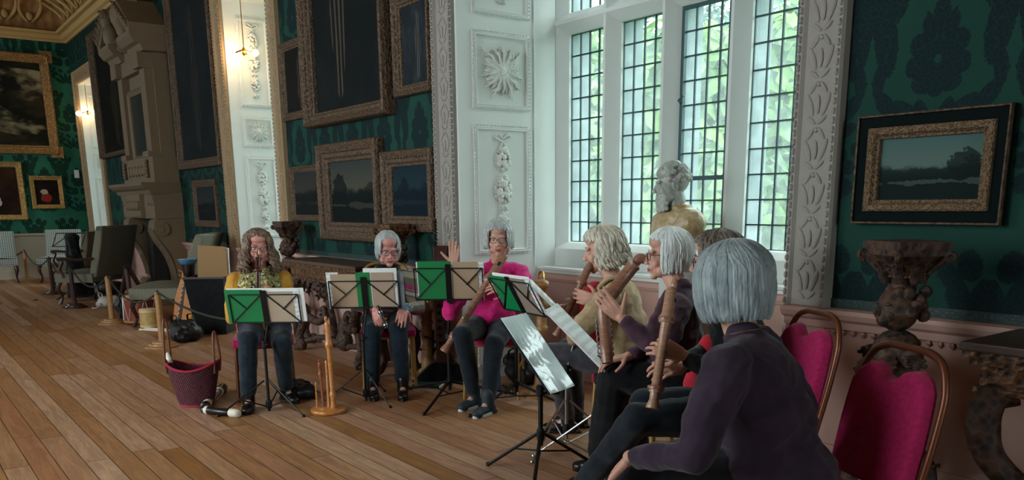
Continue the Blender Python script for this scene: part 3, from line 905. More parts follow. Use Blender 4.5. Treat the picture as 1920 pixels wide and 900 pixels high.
painting(-2.185, -1.535, 1.298, 1.766, 'small landscape in a black frame with carved gilt inner border, on the right-hand wall', M['dim_gilt'], .105, 'land', ('#14201e', '#5c6c64', '#44605f', -.35, 1.0), outer=.052)
painting(-8.78, -8.03, 2.257, 3.02, 'dim upright portrait in gilt frame beside the narrow bay, partly behind the big portrait', M['old_frame'], .08, 'figure', ('#141514', '#22201c', '#5a4c3e', .1, 2.0), depth=.05)
painting(-8.09, -6.44, 2.14, 4.30, 'largest dark full-length portrait hanging high between the narrow bay and white bay', M['old_frame'], .13, 'figure', ('#0e1416', '#1c1e1f', '#55483a', -.12, 3.0), depth=.13)
painting(-6.37, -5.80, 2.257, 3.02, 'upright picture in plain brown gilt frame next to the carved architrave', M['old_frame'], .085, 'figure', ('#1c2226', '#2e3438', '#5c5a54', .12, 4.0))
painting(-8.72, -7.97, 1.245, 1.80, 'small dim picture low beside the narrow bay, leftmost of the lower row', M['old_frame'], .06, 'land', ('#16191a', '#3a3832', '#2a2c2c', .8, 5.0), depth=.04)
painting(-7.93, -6.68, 1.07, 1.975, 'landscape with dark tree and pale sky in a wide carved frame, centre of lower row', M['old_frame'], .17, 'land', ('#0d1416', '#4c4a3e', '#2c3436', .30, 6.0), depth=.10)
painting(-6.65, -5.81, 1.175, 1.845, 'dark blue-green landscape in carved frame, nearest the white bay in the lower row', M['old_frame'], .13, 'land', ('#0c1a22', '#20323a', '#15262e', .2, 7.0), depth=.08)
painting(-12.14, -11.18, 1.125, 1.75, 'small framed picture low on the wall between chimneypiece and narrow bay', M['old_frame'], .09, 'land', ('#14181a', '#2e3032', '#22282a', .9, 8.0), depth=.05)
painting(-12.60, -10.82, 1.90, 4.25, 'tall dim portrait hanging high between chimneypiece and narrow bay', M['old_frame'], .12, 'figure', ('#161a1c', '#222628', '#3c3630', .0, 9.0), depth=.08)
painting(-17.36, -15.0, 2.27, 4.40, 'very dark large picture high on the wall left of the chimneypiece', M['old_frame'], .09, 'figure', ('#0e0e0c', '#1c1812', '#38301e', .0, 10.0), depth=.12)
painting(.1, 3.25, 2.45, 4.37, 'huge gilt-framed flower painting with eared corners on the far end wall', M['gold_frame'], .17, 'flowers', ('#15150f', '#3a3224', '#8a8064', -.38, 11.0), 'W', depth=.10, ears=True)
painting(1.35, 2.53, 1.17, 2.30, 'gilt-framed painting of a figure in white cut by the left edge, on the end wall', M['bright_gold'], .10, 'sitter', ('#24140e', '#3e2a1c', '#b8ab98', '#8a4a30', 12.0), 'W')
painting(2.635, 3.225, 1.385, 2.035, 'small gilt-framed picture of a figure in red on the far end wall', M['bright_gold'], .08, 'sitter', ('#120e0c', '#2a1a14', '#8a2a26', '#a89a8c', 13.0), 'W', depth=.06)
o = MB().box(WX, WX+.02, 3.47, 3.56, 2.0, 2.16).build('wall_plate', M['white_paint'], bevel=.004)
tag(o, 'small pale switch plate on the green end wall beside the far bay', 'switch plate')

# ------------------------------------------------------------------ chimneypiece
def leafy(mb, p, d, L, w):
    """curled acanthus leaf at p in direction d"""
    d = V(d).normalized(); a, b, _ = basis(d)
    pts = [V(p)+d*L*t+b*(w*.6*math.sin(t*2.6)) for t in (0, .25, .5, .75, 1)]
    mb.tube(pts, [w*.3, w*.6, w*.55, w*.35, w*.08], 7, flat=.45)
    for k in (1, 2, 3):
        for s in (-1, 1): mb.ell(pts[k]+a*s*w*.5, (w*.22, w*.22, w*.16), None, 6, 4)
def chimneypiece():
    X0, X1 = -14.72, -12.72; cx = (X0+X1)/2; W = 1.0
    t = thing('chimneypiece', 'tall carved stone chimneypiece with a dark panel and broken pediment', 'fireplace', (cx, WY, 0))
    st = M['chimney']
    MB().box(-W+.12, W-.10, -.16, 0, 0, 1.62).build('breast', st, t)
    MB().box(-.52, .52, -.20, -.155, 0, 1.22).box(-.56, .56, -.22, -.15, 0, .08).build('fireplace_opening', M['soot'], t)
    for s in (-1, 1):
        j = MB()
        pf = [(0, 0), (.30, 0), (.30, .14), (.17, .18), (.14, .35), (.16, .52), (.22, .72), (.32, .88), (.40, 1.00), (.43, 1.10), (.41, 1.20), (.33, 1.26), (.36, 1.34), (.40, 1.46), (.42, 1.58), (0, 1.58)]
        xa, xb = sorted((s*.60, s*.92)); k = len(pf)
        j.add([(x, -o, z) for x in (xa, xb) for o, z in pf], [tuple(range(k)), tuple(range(2*k-1, k-1, -1))]+[(i, k+i, k+(i+1) % k, (i+1) % k) for i in range(k)])
        for r_, y_, z_ in ((.10, -.32, 1.09), (.055, -.35, 1.09), (.07, -.19, .22)): ex = .02+.25*(.14-r_); j.tube([(xa-ex, y_, z_), (xb+ex, y_, z_)], r_, 16)
        for q in range(5):
            x = xa+.03+.065*q
            j.tube(curve([(x, -.44, 1.08), (x, -.37, .92), (x, -.26, .74), (x, -.19, .52), (x, -.17, .34)], 3), lerpl([.012, .022, .02, .016, .008], 3), 6)
        for q in range(4): leafy(j, (s*.76, -.18-.07*q, .50+.15*q), (0, -.5, .8), .16, .11)
        for q in range(3): leafy(j, (xa+.06+.1*q, -.40, 1.30), (0, -.3, .9), .16, .07)
        j.box(xa-.03, xb+.03, -.46, 0, 0, .10)
        j.build('scrolled_jamb', st, t, smooth=True)
    l = MB().box(-W+.08, W-.06, -.40, 0, 1.24, 1.60).box(-.40, .40, -.46, 0, 1.26, 1.58)
    for k in range(7): l.ell((-.33+k*.11, -.47, 1.42), (.05, .035, .07), None, 8, 6)
    l.build('frieze', st, t)
    sh = MB()
    prof = [(0, 1.58), (.44, 1.58), (.46, 1.63), (.52, 1.66), (.56, 1.70), (.56, 1.74), (0, 1.74)]
    k = len(prof)
    vs = [(x+math.copysign(o*.16, x), -o, z) for x in (-W+.08, W-.08) for o, z in prof]
    sh.add(vs, [tuple(range(k)), tuple(range(2*k-1, k-1, -1))]+[(i, k+i, k+(i+1) % k, (i+1) % k) for i in range(k)])
    sh.build('mantel_shelf', st, t)
    o = MB().box(-.85, .82, -.20, 0, 1.74, 3.6).box(-.92, .88, -.34, 0, 1.74, 2.10)
    for x in (-.72, .60): o.box(x-.13, x+.13, -.30, 0, 2.10, 3.45).box(x-.16, x+.16, -.36, 0, 2.10, 2.18).box(x-.16, x+.16, -.38, 0, 3.30, 3.50)
    o.box(.66, .80, -.14, 0, 2.1, 3.4)
    for k in range(6): o.ell((-.5+k*.18, -.35, 1.92), (.07, .03, .08), None, 8, 6)
    for s in (-1, 1):
        for k in range(5): o.ell((s*(.60 if s > 0 else .72), -.37, 1.84+k*.05), (.05, .03, .03), None, 8, 6)
    o.build('overmantel', st, t)
    MB().rframe(-.48, .38, 2.16, 3.02, [(0, 0), (0, .24), (.04, .27), (.07, .25), (.10, .22)]).build('panel_frame', st, t)
    MB().box(-.48, .38, -.215, -.19, 2.16, 3.02).build('dark_panel', plain('dim_painted_panel', '#1c2624', .35), t)
    pd = MB()
    prof = [(0, 3.50), (.34, 3.50), (.38, 3.58), (.44, 3.60), (.50, 3.68), (.50, 3.74), (0, 3.74)]; k = len(prof)
    for a_, b_ in ((-.98, -.30), (.22, .96)):
        vs = [(x, -o, z) for x in (a_, b_) for o, z in prof]
        pd.add(vs, [tuple(range(k)), tuple(range(2*k-1, k-1, -1))]+[(i, k+i, k+(i+1) % k, (i+1) % k) for i in range(k)])
    for s in (-1, 1):
        P = [(s*.98, 3.74), (s*1.0, 3.84), (s*.42, 4.24), (s*.34, 4.14), (s*.36, 4.06), (s*.84, 3.74)]
        vs = [(x-.02, y, z) for y in (-.50, 0) for x, z in P]; k2 = len(P)
        pd.add(vs, [tuple(range(k2)), tuple(range(2*k2-1, k2-1, -1))]+[(i, k2+i, k2+(i+1) % k2, (i+1) % k2) for i in range(k2)])
        pd.tube(curve([(s*.44, -.3, 4.22), (s*.30, -.3, 4.26), (s*.24, -.3, 4.15), (s*.31, -.3, 4.10)], 4), .08, 8)
        for q in range(6): leafy(pd, (s*(.9-.1*q), -.50, 3.78+.06*q), (-s*.4, -.5, .6), .14, .08)
    pd.box(-.55, .50, -.30, 0, 3.30, 3.62)
    for q in range(7): leafy(pd, (-.4+.13*q, -.32, 3.62), ((q-3)*.15, -.6, .6), .2, .1)
    pd.build('broken_pediment', st, t)
    u = MB().lathe([(.10, 3.6), (.15, 3.64), (.08, 3.74), (.11, 3.85), (.19, 4.02), (.20, 4.14), (.13, 4.26), (.07, 4.3), (.09, 4.40), (.02, 4.48)], 16, T(-.03, -.3, 0))
    for s in (-1, 1): u.ell((-.03+s*.40, -.42, 3.86), (.12, .11, .17), None, 10, 8).ell((-.03+s*.40, -.46, 4.06), (.08, .08, .10), None, 10, 8)
    u.build('crowning_urn', st, t, smooth=True)
chimneypiece()

# ------------------------------------------------------------------ carved console tables and candle stands
def console(loc, L, D, label, rz=0):
    t = thing('console_table', label, 'console table', loc, rz)
    MB().prism([(-L/2, -D), (L/2, -D), (L/2, 0), (-L/2, 0)], T(0, 0, .865), .032).build('marble_top', M['marble_brown'], t, bevel=.006)
    f = MB()
    for z0, z1, o in ((.84, .866, .01), (.815, .842, .03), (.73, .816, .06), (.712, .732, .045)): f.box(-L/2+o, L/2-o, -D+o, 0, z0, z1)
    f.build('frieze', M['carved_gilt'], t)
    for s in (-1, 1):
        lg = MB(); x = s*(L/2-.12)
        pts = curve([(x-s*.05, -D+.12, .72), (x+s*.02, -D+.08, .69), (x+s*.03, -D+.06, .58), (x-s*.02, -D+.06, .46), (x-s*.16, -D+.10, .35), (x-s*.33, -D+.14, .31), (x-s*.45, -D+.16, .36), (x-s*.42, -D+.17, .44), (x-s*.34, -D+.17, .42)], 5)
        lg.tube(pts, lerpl([.05, .058, .06, .052, .045, .04, .034, .028, .02], 5), 10)
        for i in range(2, len(pts)-6, 3):
            leafy(lg, pts[i], (s*.9, -.3, .5-.04*i), .07, .045)
        lg.ell((x-s*.08, -D+.08, .335), (.04, .04, .05), None, 8, 6)
        pts2 = curve([(x-s*.12, -D+.10, .38), (x-s*.05, -D+.1, .25), (x+s*.0, -D+.08, .14), (x-s*.05, -D+.08, .05), (x+s*.03, -D+.06, .02)], 4)
        lg.tube(pts2, lerpl([.04, .045, .04, .05, .05], 4), 8)
        lg.ell((x, -D+.08, .03), (.06, .06, .035), None, 10, 6)
        lg.tube(curve([(x-s*.1, -.05, .72), (x-s*.05, -.06, .5), (x-s*.15, -.06, .25), (x-s*.1, -.06, 0.02)], 4), .035, 8)
        lg.build('scrolled_leg', M['carved'], t, smooth=True)
    ap = MB()
    for k in range(9):
        x = -L*.3+L*.6*k/8; dz = .10*(1-((k-4)/4)**2)
        leafy(ap, (x, -D+.08, .72), ((k-4)*.08, -.15, -1), .09+dz, .07)
        ap.ell((x, -D+.08, .70-dz*.5), (.05, .03, .05), None, 8, 6)
    ap.build('carved_apron', M['carved'], t, smooth=True)
    sr = MB()
    for s in (-1, 1): sr.tube(curve([(s*(L/2-.15), -D+.1, .08), (s*L*.25, -D*.5, .14), (s*.05, -D*.45, .10)], 5), .028, 8)
    sr.ell((0, -D*.45, .15), (.1, .08, .1), None, 10, 8).ell((0, -D*.45, .26), (.05, .05, .08), None, 10, 8)
    sr.build('scrolled_stretcher', M['carved'], t, smooth=True)
    return t
console((-7.2, WY-.03, 0), 1.58, .44, 'dark carved console table on the wall behind the player in yellow')
console((-.50, WY-.03, 0), 1.84, .50, 'carved console table with scrolled legs cut by the right edge')

def torchere(loc, label, gilt_=False, rz=0, s=1):
    t = thing('candle_stand', label, 'candle stand', loc, rz)
    m = M['carved']
    c = MB().box(-.125, .125, -.11, .11, 1.215, 1.245).box(-.115, .115, -.10, .10, 1.19, 1.216)
    c.lathe([(.05, 1.06), (.06, 1.10), (.10, 1.15), (.135, 1.19)], 12)
    for k in range(8):
        a = k*PI/4
        leafy(c, (.07*math.cos(a), .07*math.sin(a), 1.08), (math.cos(a)*.6, math.sin(a)*.6, .8), .10, .045)
    for sx in (-1, 1):
        for sy in (-1, 1):
            c.tube(curve([(sx*.06, sy*.06, 1.12), (sx*.10, sy*.09, 1.17), (sx*.125, sy*.11, 1.20), (sx*.130, sy*.115, 1.18), (sx*.115, sy*.10, 1.17)], 3), .013, 6)
    c.build('capital', M['carved_gilt'] if gilt_ else M['carved'], t, smooth=True)
    b = MB().lathe([(.035, .90), (.045, 1.0), (.05, 1.08)], 10)
    # herm figure
    b.ell((0, -.01, .98), (.072, .085, .095), None, 14, 10).ell((0, -.07, .945), (.035, .03, .04), None, 10, 8)
    b.tube([(0, -.085, .985), (0, -.105, .955)], [.008, .014], 6)
    for s_ in (-1, 1):
        b.ell((s_*.035, -.07, .955), (.022, .02, .022), None, 8, 6)
        b.ell((s_*.028, -.078, 1.0), (.022, .012, .008), None, 8, 6)
    for k in range(18):
        a = k*.72; b.ell((.072*math.cos(a), .02+.072*math.sin(a)*.9, 1.0+.05*math.sin(k*1.7)), .026, None, 7, 5)
    b.ell((0, 0, .82), (.11, .08, .075), None, 12, 8).ell((0, -.05, .80), (.08, .05, .055), None, 10, 8)
    for s_ in (-1, 1):
        b.ell((s_*.10, 0, .80), (.045, .045, .05), None, 10, 8)
        leafy(b, (s_*.10, -.01, .80), (s_*.8, -.2, -.7), .10, .06)
        leafy(b, (s_*.07, -.05, .78), (s_*.2, -.5, -1), .12, .05)
    b.lathe([(.09, .78), (.085, .70), (.065, .62), (.07, .56), (.05, .48), (.04, .40), (.055, .36), (.07, .33), (.04, .30)], 14)
    for k in range(10):
        a = k*PI/5; leafy(b, (.06*math.cos(a), .06*math.sin(a), .62-.05*(k % 2)), (math.cos(a)*.25, math.sin(a)*.25, -1), .13, .045)
    b.build('carved_figure_shaft', m, t, smooth=True)
    for k in range(3):
        a = k*2*PI/3+PI/6
        ca, sa = math.cos(a), math.sin(a)
        P = lambda r, z: (ca*r, sa*r, z)
        f = MB().tube(curve([P(.03, .34), P(.09, .40), P(.15, .36), P(.17, .26), P(.14, .15), P(.18, .05), P(.24, .03), P(.25, .08), P(.22, .09)], 4), lerpl([.035, .04, .045, .042, .036, .034, .03, .024, .015], 4), 8)
        for q, (r_, z_) in enumerate(((.11, .42), (.17, .33), (.17, .2), (.19, .09))): leafy(f, P(r_, z_), (ca*.6, sa*.6, .7-q*.4), .06, .04)
        f.build('scrolled_foot', m, t, smooth=True)
    return t
torchere((-1.72, 3.22, 0), 'dark carved candle stand with a cherub head, behind the empty raspberry chairs', rz=-.5)
torchere((-8.36, 3.38, 0), 'dark candle stand with leafy capital, just behind the curly-haired player in yellow', rz=0)
torchere((-6.17, 3.40, 0), 'candle stand with gilt scrolled top, directly behind the grey-haired player in a shawl', True, rz=0)

# ------------------------------------------------------------------ upholstered chairs by the far wall
def easy_chair(loc, rz, label, cloth_, arms, w=.66, hgt=.98, lean=.18, leg=None):
    t = thing('armchair' if arms else 'side_chair', label, 'armchair' if arms else 'chair', loc, rz)
    b = MB(); n = 9
    def back(u, v):
        x = (u-.5)*w; z = .46+(hgt-.46)*v
        return (x, .26+lean*v*v+.0*x, z)
    k = 10
    pts = []
    for side in (0, 1):
        for j in range(k):
            v = j/(k-1)
            pts.append([((-w/2+.0*v) if i == 0 else w/2, .24+lean*v+.09*side, .42+(hgt-.42)*v) for i in (0, 1)])
    P = [(-w/2+.01, .24, .40), (w/2-.01, .24, .40), (w/2-.01, .34, .40), (-w/2+.01, .34, .40)]
    vs = []; fs = []
    for j in range(k):
        v = j/(k-1); yy = .24+lean*v**1.3; ww = w/2*(1-.03*math.sin(v*PI)); th = .10+.03*math.sin(v*PI)
        for (sx, o) in ((-1, 0), (-.5, -.025), (.5, -.025), (1, 0), (1, th), (.5, th+.015), (-.5, th+.015), (-1, th)):
            vs.append((sx*ww, yy+o, .40+(hgt-.40)*v))
    for j in range(k-1):
        for i in range(8): fs.append((j*8+i, j*8+(i+1) % 8, (j+1)*8+(i+1) % 8, (j+1)*8+i))
    fs += [tuple(range(7, -1, -1)), tuple((k-1)*8+i for i in range(8))]
    MB().add(vs, fs).build('backrest', cloth_, t, bevel=.02)
    s = MB()
    s.grid(lambda u, v: ((u-.5)*w*1.04, -.32+.62*v, .455+.05*math.sin(PI*u)*math.sin(PI*min(1, v+.15))), 10, 10)
    s.box(-w*.52, w*.52, -.32, .30, .33, .456)
    s.build('seat', cloth_, t)
    lm = leg or M['dark_wood']
    for sx in (-1, 1):
        MB().tube(curve([(sx*(w/2-.04), -.27, .34), (sx*(w/2-.02), -.31, .24), (sx*(w/2-.05), -.28, .10), (sx*(w/2-.03), -.32, .0)], 3), lerpl([.035, .03, .017, .026], 3), 7).build('leg', lm, t)
        MB().tube([(sx*(w/2-.05), .27, .36), (sx*(w/2-.05), .33, .15), (sx*(w/2-.05), .38, 0)], [.028, .02, .022], 7).build('leg', lm, t)
        if arms:
            MB().tube(curve([(sx*(w/2+.01), -.16, .40), (sx*(w/2+.04), -.19, .52), (sx*(w/2+.04), -.14, .63), (sx*(w/2+.05), -.20, .665), (sx*(w/2+.05), -.10, .675), (sx*(w/2+.03), .10, .66), (sx*(w/2), .34, .68)], 4), lerpl([.022, .02, .02, .026, .024, .02, .02], 4), 7).build('arm', lm, t)
    return t
easy_chair((-19.05, 1.85, 0), 1.45, 'gingham-covered high-back chair cut by the left edge at the end wall', M['gingham'], False, .62, .96, .12)
easy_chair((-18.55, 2.83, 0), 1.15, 'gingham-covered high-back chair behind the draped music stand', M['gingham'], False, .64, .98, .14)
easy_chair((-16.55, 2.80, 0), math.atan2(-.7, .7), 'armchair in shade-toned cloth with plain back, below the far bay', M['shade_weave'], True, .66, 1.0, .14)
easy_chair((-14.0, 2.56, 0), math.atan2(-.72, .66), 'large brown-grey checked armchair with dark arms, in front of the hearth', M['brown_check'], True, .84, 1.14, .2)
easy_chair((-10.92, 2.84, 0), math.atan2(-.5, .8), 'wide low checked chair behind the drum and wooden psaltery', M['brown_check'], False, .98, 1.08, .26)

# ------------------------------------------------------------------ rope barrier
POSTS = [(-19.3, 2.33, .58, 'slim pale barrier post nearest the end wall', 'oak'), (-15.82, 2.25, .60, 'dark barrier post left of the draped stand', 'dark_wood'),
         (-13.37, 2.15, .58, 'dark barrier post directly in front of the draped stand', 'dark_wood'),
         (-11.23, 2.2, .58, 'pale barrier post beside the drum', 'oak'), (-8.955, 2.2, .56, 'nearest pale barrier post behind the burgundy basket', 'oak')]
for x, y, h, lb, mt in POSTS:
    t = thing('barrier_post', lb, 'barrier post', (x, y, 0), group='rope barrier posts')
    MB().lathe([(.17, 0), (.17, .018), (.135, .022), (.13, .038), (.10, .042), (.095, .055), (.05, .062)], 20).build('stepped_base', M[mt], t)
    MB().lathe([(.036, .055), (.033, .1), (.030, h-.03), (.034, h-.015), (.02, h)], 14).build('shaft', M[mt], t)
    MB().tube(curve([(-.04, 0, h-.02), (0, 0, h+.012), (.04, 0, h-.02)], 3), .009, 6).build('rope_hook', M['black_metal'], t)
rp = [(-23, 2.4, .5)]+[(p[0], p[1], p[2]) for p in POSTS]+[(-6.85, 2.45, .47)]
names = ['rope running off the left edge to the far post', 'rope sagging between the far pale post and the dark post', 'rope sagging behind the draped stand',
         'rope between the dark post and the pale post by the drum', 'rope sagging in front of the drum to the nearest post', 'rope from the nearest post towards the player in yellow']
for i in range(len(rp)-1):
    a, b = V(rp[i]), V(rp[i+1]); pts = []
    if i == 0: a = V((-19.6, 1.2, .57))
    for k in range(17):
        q = k/16; p = a.lerp(b, q); p.z -= .20*4*q*(1-q)*(1 if i < 5 else .45); pts.append(p)
    c = pts[0].copy(); o = MB().tube([p-c for p in pts], .011, 7).build('barrier_rope', M['rope'], smooth=True); o.location = c
    tag(o, names[i], 'rope', 'barrier ropes')
# ------------------------------------------------------------------ banquet chairs
def banquet(loc, rz, label, cloth_, tube, hgt=.93, group='banquet chairs'):
    """faces local -Y"""
    t = thing('banquet_chair', label, 'chair', loc, rz, group)
    s = MB(); s.grid(lambda u, v: ((u-.5)*.43*(1-.08*v), -.21+.42*v, .455+.022*math.sin(PI*u)**.5*math.sin(PI*v)**.5), 12, 12)
    s.grid(lambda u, v: ((u-.5)*.43*(1-.08*v), -.21+.42*v, .405), 2, 2)
    ring_ = [(-.215, -.21), (.215, -.21), (.198, .21), (-.198, .21)]
    s.prism(ring_, T(0, 0, .40), .055)
    s.build('seat', cloth_, t, smooth=True, bevel=.012)
    # backrest pad with notched top
    lean = lambda z: .19+(z-.45)*.20
    out = []
    for k in range(9):
        z = .50+(hgt-.11-.50)*k/8; out.append((.185-.018*(k/8)**3-.012*(1-k/8), z))
    top = [(.145, hgt-.075), (.10, hgt-.048), (.065, hgt-.056), (.035, hgt-.085), (0, hgt-.095)]
    right = out+top; poly = [(x, z) for x, z in right]+[(-x, z) for x, z in right[::-1][1:]]
    k = len(poly); vs = []; fs = []
    for off, sc_ in ((-.045, .90), (-.06, .78), (-.045, .90)): pass
    layers = [(.0, 1.0), (-.036, 1.0), (-.048, .975), (-.054, .93)]
    cz = sum(z for x, z in poly)/k
    for o, q in layers:
        for x, z in poly:
            zz = cz+(z-cz)*q; vs.append((x*q, lean(zz)+o, zz))
    for l in range(len(layers)-1):
        for i in range(k): fs.append((l*k+i, l*k+(i+1) % k, (l+1)*k+(i+1) % k, (l+1)*k+i))
    fs.append(tuple(range(k))); fs.append(tuple((len(layers)-1)*k+i for i in range(k-1, -1, -1)))
    MB().add(vs, fs).build('backrest', cloth_, t, smooth=True)
    fr = MB()
    R_ = [(.178, .40), (.186, .50), (.196, .64), (.197, .78), (.186, hgt-.085), (.152, hgt-.022), (.095, hgt+.004), (.035, hgt+.008)]
    pts = curve([(x, lean(z)+.005, z) for x, z in R_]+[(-x, lean(z)+.005, z) for x, z in R_[::-1]], 4)
    fr.tube(pts, .013, 8)
    fr.build('back_frame', tube, t, smooth=True)
    for sx in (-1, 1):
        MB().tube([(sx*.175, lean(.42)+.004, .44), (sx*.185, .24, .2), (sx*.19, .28, 0)], .0125, 8).build('leg', tube, t, smooth=True)
        MB().tube([(sx*.19, -.19, .41), (sx*.195, -.20, .2), (sx*.20, -.215, 0)], .0125, 8).build('leg', tube, t, smooth=True)
        MB().tube([(sx*.192, -.195, .22), (sx*.186, .235, .22)], .009, 6).build('stretcher', tube, t)
    MB().tube([(-.19, -.195, .395), (.19, -.195, .395), (.178, .19, .395), (-.178, .19, .395), (-.19, -.195, .395)], .010, 6).build('seat_frame', tube, t)
    return t
def facing(d): return math.atan2(d[0], -d[1])       # local -Y looks along d
PC, RC, BZ, GT = M['pink_cloth'], M['red_cloth'], M['bronze'], M['gold_tube']
banquet((-6.08, 2.21, 0), facing((.93, -.36)), 'banquet chair under the player in yellow', PC, BZ)
banquet((-5.86, 3.14, 0), facing((.88, -.48)), 'banquet chair with gold legs under the player in a shawl', PC, GT)
banquet((-5.02, 3.58, 0), facing((.72, -.69)), 'raspberry banquet chair under the player in magenta', PC, GT)
banquet((-3.38, 3.42, 0), facing((-.85, -.5)), 'crimson gold-framed banquet chair under the player in beige', RC, GT)
banquet((-2.80, 3.25, 0), facing((-.75, -.66)), 'crimson banquet chair under the white-haired player', RC, GT)
banquet((-2.16, 2.88, 0), facing((-.42, -.91)), 'raspberry banquet chair whose back shows just right of the foreground player', PC, BZ)
banquet((-1.45, 2.32, 0), facing((-.36, -.93)), 'nearest raspberry banquet chair, right of the foreground player', PC, BZ)

# ------------------------------------------------------------------ music stands
def desk_frame(c, nrm, tilt):
    """nrm: horizontal direction the music faces; tilt back from vertical"""
    n = V((nrm[0], nrm[1], 0)).normalized(); x = V((0, 0, 1)).cross(n).normalized()   # x: player's left->right reversed
    z = (V((0, 0, 1))*math.cos(tilt)-n*math.sin(tilt)).normalized()
    y = z.cross(x)
    Mx = Matrix((x, y, z)).transposed().to_4x4(); Mx.translation = V(c); return Mx      # local +Y = towards player side? fixed below
def stand(base, c, nrm, tilt, label, mt, w=.48, h=.22, legs='tri', hub=.13, lr=.30, la=0, r=.011, lattice=True):
    t = thing('music_stand', label, 'music stand', (base[0], base[1], 0), group='folding music stands')
    B = V((base[0], base[1], 0)); c = V(c)-B; A = desk_frame(c, nrm, tilt)
    p0 = A @ V((0, 0, -.02)); 
    MB().tube([(0, 0, hub-.06), (0, 0, .48)], r, 8).build('lower_pole', mt, t, smooth=True)
    MB().tube([(0, 0, .46), (p0.x, p0.y, p0.z)], r*.7, 8).build('upper_pole', mt, t, smooth=True)
    k = MB().lathe([(r*1.3, .44), (r*1.9, .45), (r*1.9, .49), (r*1.2, .50)], 10)
    k.tube([(0, 0, .47), (.035, .01, .47)], [.005, .009], 6); k.build('clamp', M['black_metal'], t)
    MB().lathe([(.018, hub-.03), (.022, hub-.01), (.022, hub+.02), (.015, hub+.03)], 10).build('hub', M['black_metal'], t)
    for i in range(3):
        a = la+i*2*PI/3; ca, sa = math.cos(a), math.sin(a)
        if legs == 'tri':
            g = MB().tube([(ca*.02, sa*.02, hub), (ca*lr, sa*lr, .006)], r*.75, 6); g.ell((ca*lr, sa*lr, .010), .014, None, 8, 6)
            g.tube([(0, 0, max(.02, hub-.09)), (ca*lr*.45, sa*lr*.45, hub*.55)], r*.4, 5)
        else:
            g = MB().tube([(ca*.02, sa*.02, hub+.17), (ca*lr, sa*lr, .006)], r*.6, 6)
            g.tube([(0, 0, .03), (ca*lr*.55, sa*lr*.55, (hub+.17)*.46)], r*.5, 6); g.ell((ca*lr, sa*lr, .008), .013, None, 8, 6)
        g.build('leg', mt, t)
    f = MB(); b = .0045
    bar = lambda p, q, rr=b: f.tube([A @ V((p[0], 0, p[1])), A @ V((q[0], 0, q[1]))], rr, 5)
    W = w/2
    if lattice:
        bar((-W, h), (W, h)); bar((-W, 0), (W, 0), .006); bar((-W, 0), (-W, h)); bar((W, 0), (W, h))
        for s in (-1, 1):
            bar((s*.02, h), (s*W, 0)); bar((s*W*.52, h*.48), (s*W*.98, h))
        f.box(-.020, .020, -.004, .004, -.05, h+.03, A)
        for s in (-1, 1): f.box(s*W*.3-.012, s*W*.3+.012, -.045, 0, -.004, .004, A)
        f.box(-W, W, -.04, 0, -.006, 0, A)
    f.build('desk', M['black_metal'], t)
    return A, B
def folder(A, B, items, label, cat='music folder', name='music_folder'):
    """items: list of (part name, x0, x1, z0, z1, y offset, thickness, material, curl)"""
    root = thing(name, label, cat, A.translation+B)
    off = A.translation
    for pn, x0, x1, z0, z1, y0, th, mt, curl in items:
        m_ = MB(); n = 7; vs = []; fs = []
        for j, yo in enumerate((0, th)):
            for i in range(n):
                u_ = i/(n-1); x = x0+(x1-x0)*u_; yy = y0+yo+curl*math.sin(PI*u_)
                vs += [A @ V((x, yy, z0))-off, A @ V((x, yy, z1+curl*.3*u_))-off]
        q = 2*n
        for i in range(n-1):
            a = 2*i
            fs += [(a, a+2, a+3, a+1), (q+a, q+a+1, q+a+3, q+a+2), (a, q+a, q+a+2, a+2), (a+1, a+3, q+a+3, q+a+1)]
        fs += [(0, 1, q+1, q), (2*n-2, q+2*n-2, q+2*n-1, 2*n-1)]
        # material in object space: keep paper ruled along the desk
        m_.add(vs, fs); m_.build(pn, mt, root)
    return root
GC, MN, SH, PG = M['green_card'], M['manila'], M['sheet'], M['page_edge']
def look(a, b): return (b[0]-a[0], b[1]-a[1])
# the music side faces the player; the camera sees the backs of the first four
BM, CH = M['black_metal'], M['chrome']
A, B = stand((-5.575, 2.03), (-5.622, 2.08, .612), (-.77, .60), .25, 'black folding stand with a green folder in front of the player in yellow', BM, w=.475, h=.205, legs='wire', hub=.05, lr=.34, la=.35)
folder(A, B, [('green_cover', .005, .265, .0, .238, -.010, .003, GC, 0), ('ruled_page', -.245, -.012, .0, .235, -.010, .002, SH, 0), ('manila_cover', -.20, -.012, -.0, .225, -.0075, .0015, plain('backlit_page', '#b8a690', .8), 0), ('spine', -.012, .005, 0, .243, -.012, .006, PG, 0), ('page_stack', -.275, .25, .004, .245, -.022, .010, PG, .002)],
       'green folder and ruled pages open on the stand before the player in yellow')
A, B = stand((-5.42, 2.70), (-5.439, 2.745, .679), (-.77, .60), .25, 'black folding stand in front of the player in a shawl', BM, w=.50, h=.20, legs='wire', hub=.06, lr=.31, la=.1, r=.009)
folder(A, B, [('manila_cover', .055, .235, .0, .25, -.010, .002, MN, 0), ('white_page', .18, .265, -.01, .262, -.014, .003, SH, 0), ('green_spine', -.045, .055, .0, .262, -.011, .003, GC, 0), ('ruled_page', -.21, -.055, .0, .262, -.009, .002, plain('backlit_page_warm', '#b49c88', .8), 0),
               ('page_stack', -.235, .0, .0, .285, -.035, .020, PG, .004), ('grey_card', -.28, -.12, -.005, .25, -.042, .004, plain('grey_card', '#7d838a', .8), 0)],
       'thick green-spined folder of white and manila sheets before the player in a shawl')
A, B = stand((-5.075, 3.205), (-5.038, 3.203, .736), (-.77, .60), .28, 'tall black stand with spread tripod legs left of the player in magenta', BM, w=.48, h=.235, legs='tri', hub=.13, lr=.50, la=-.93, r=.014)
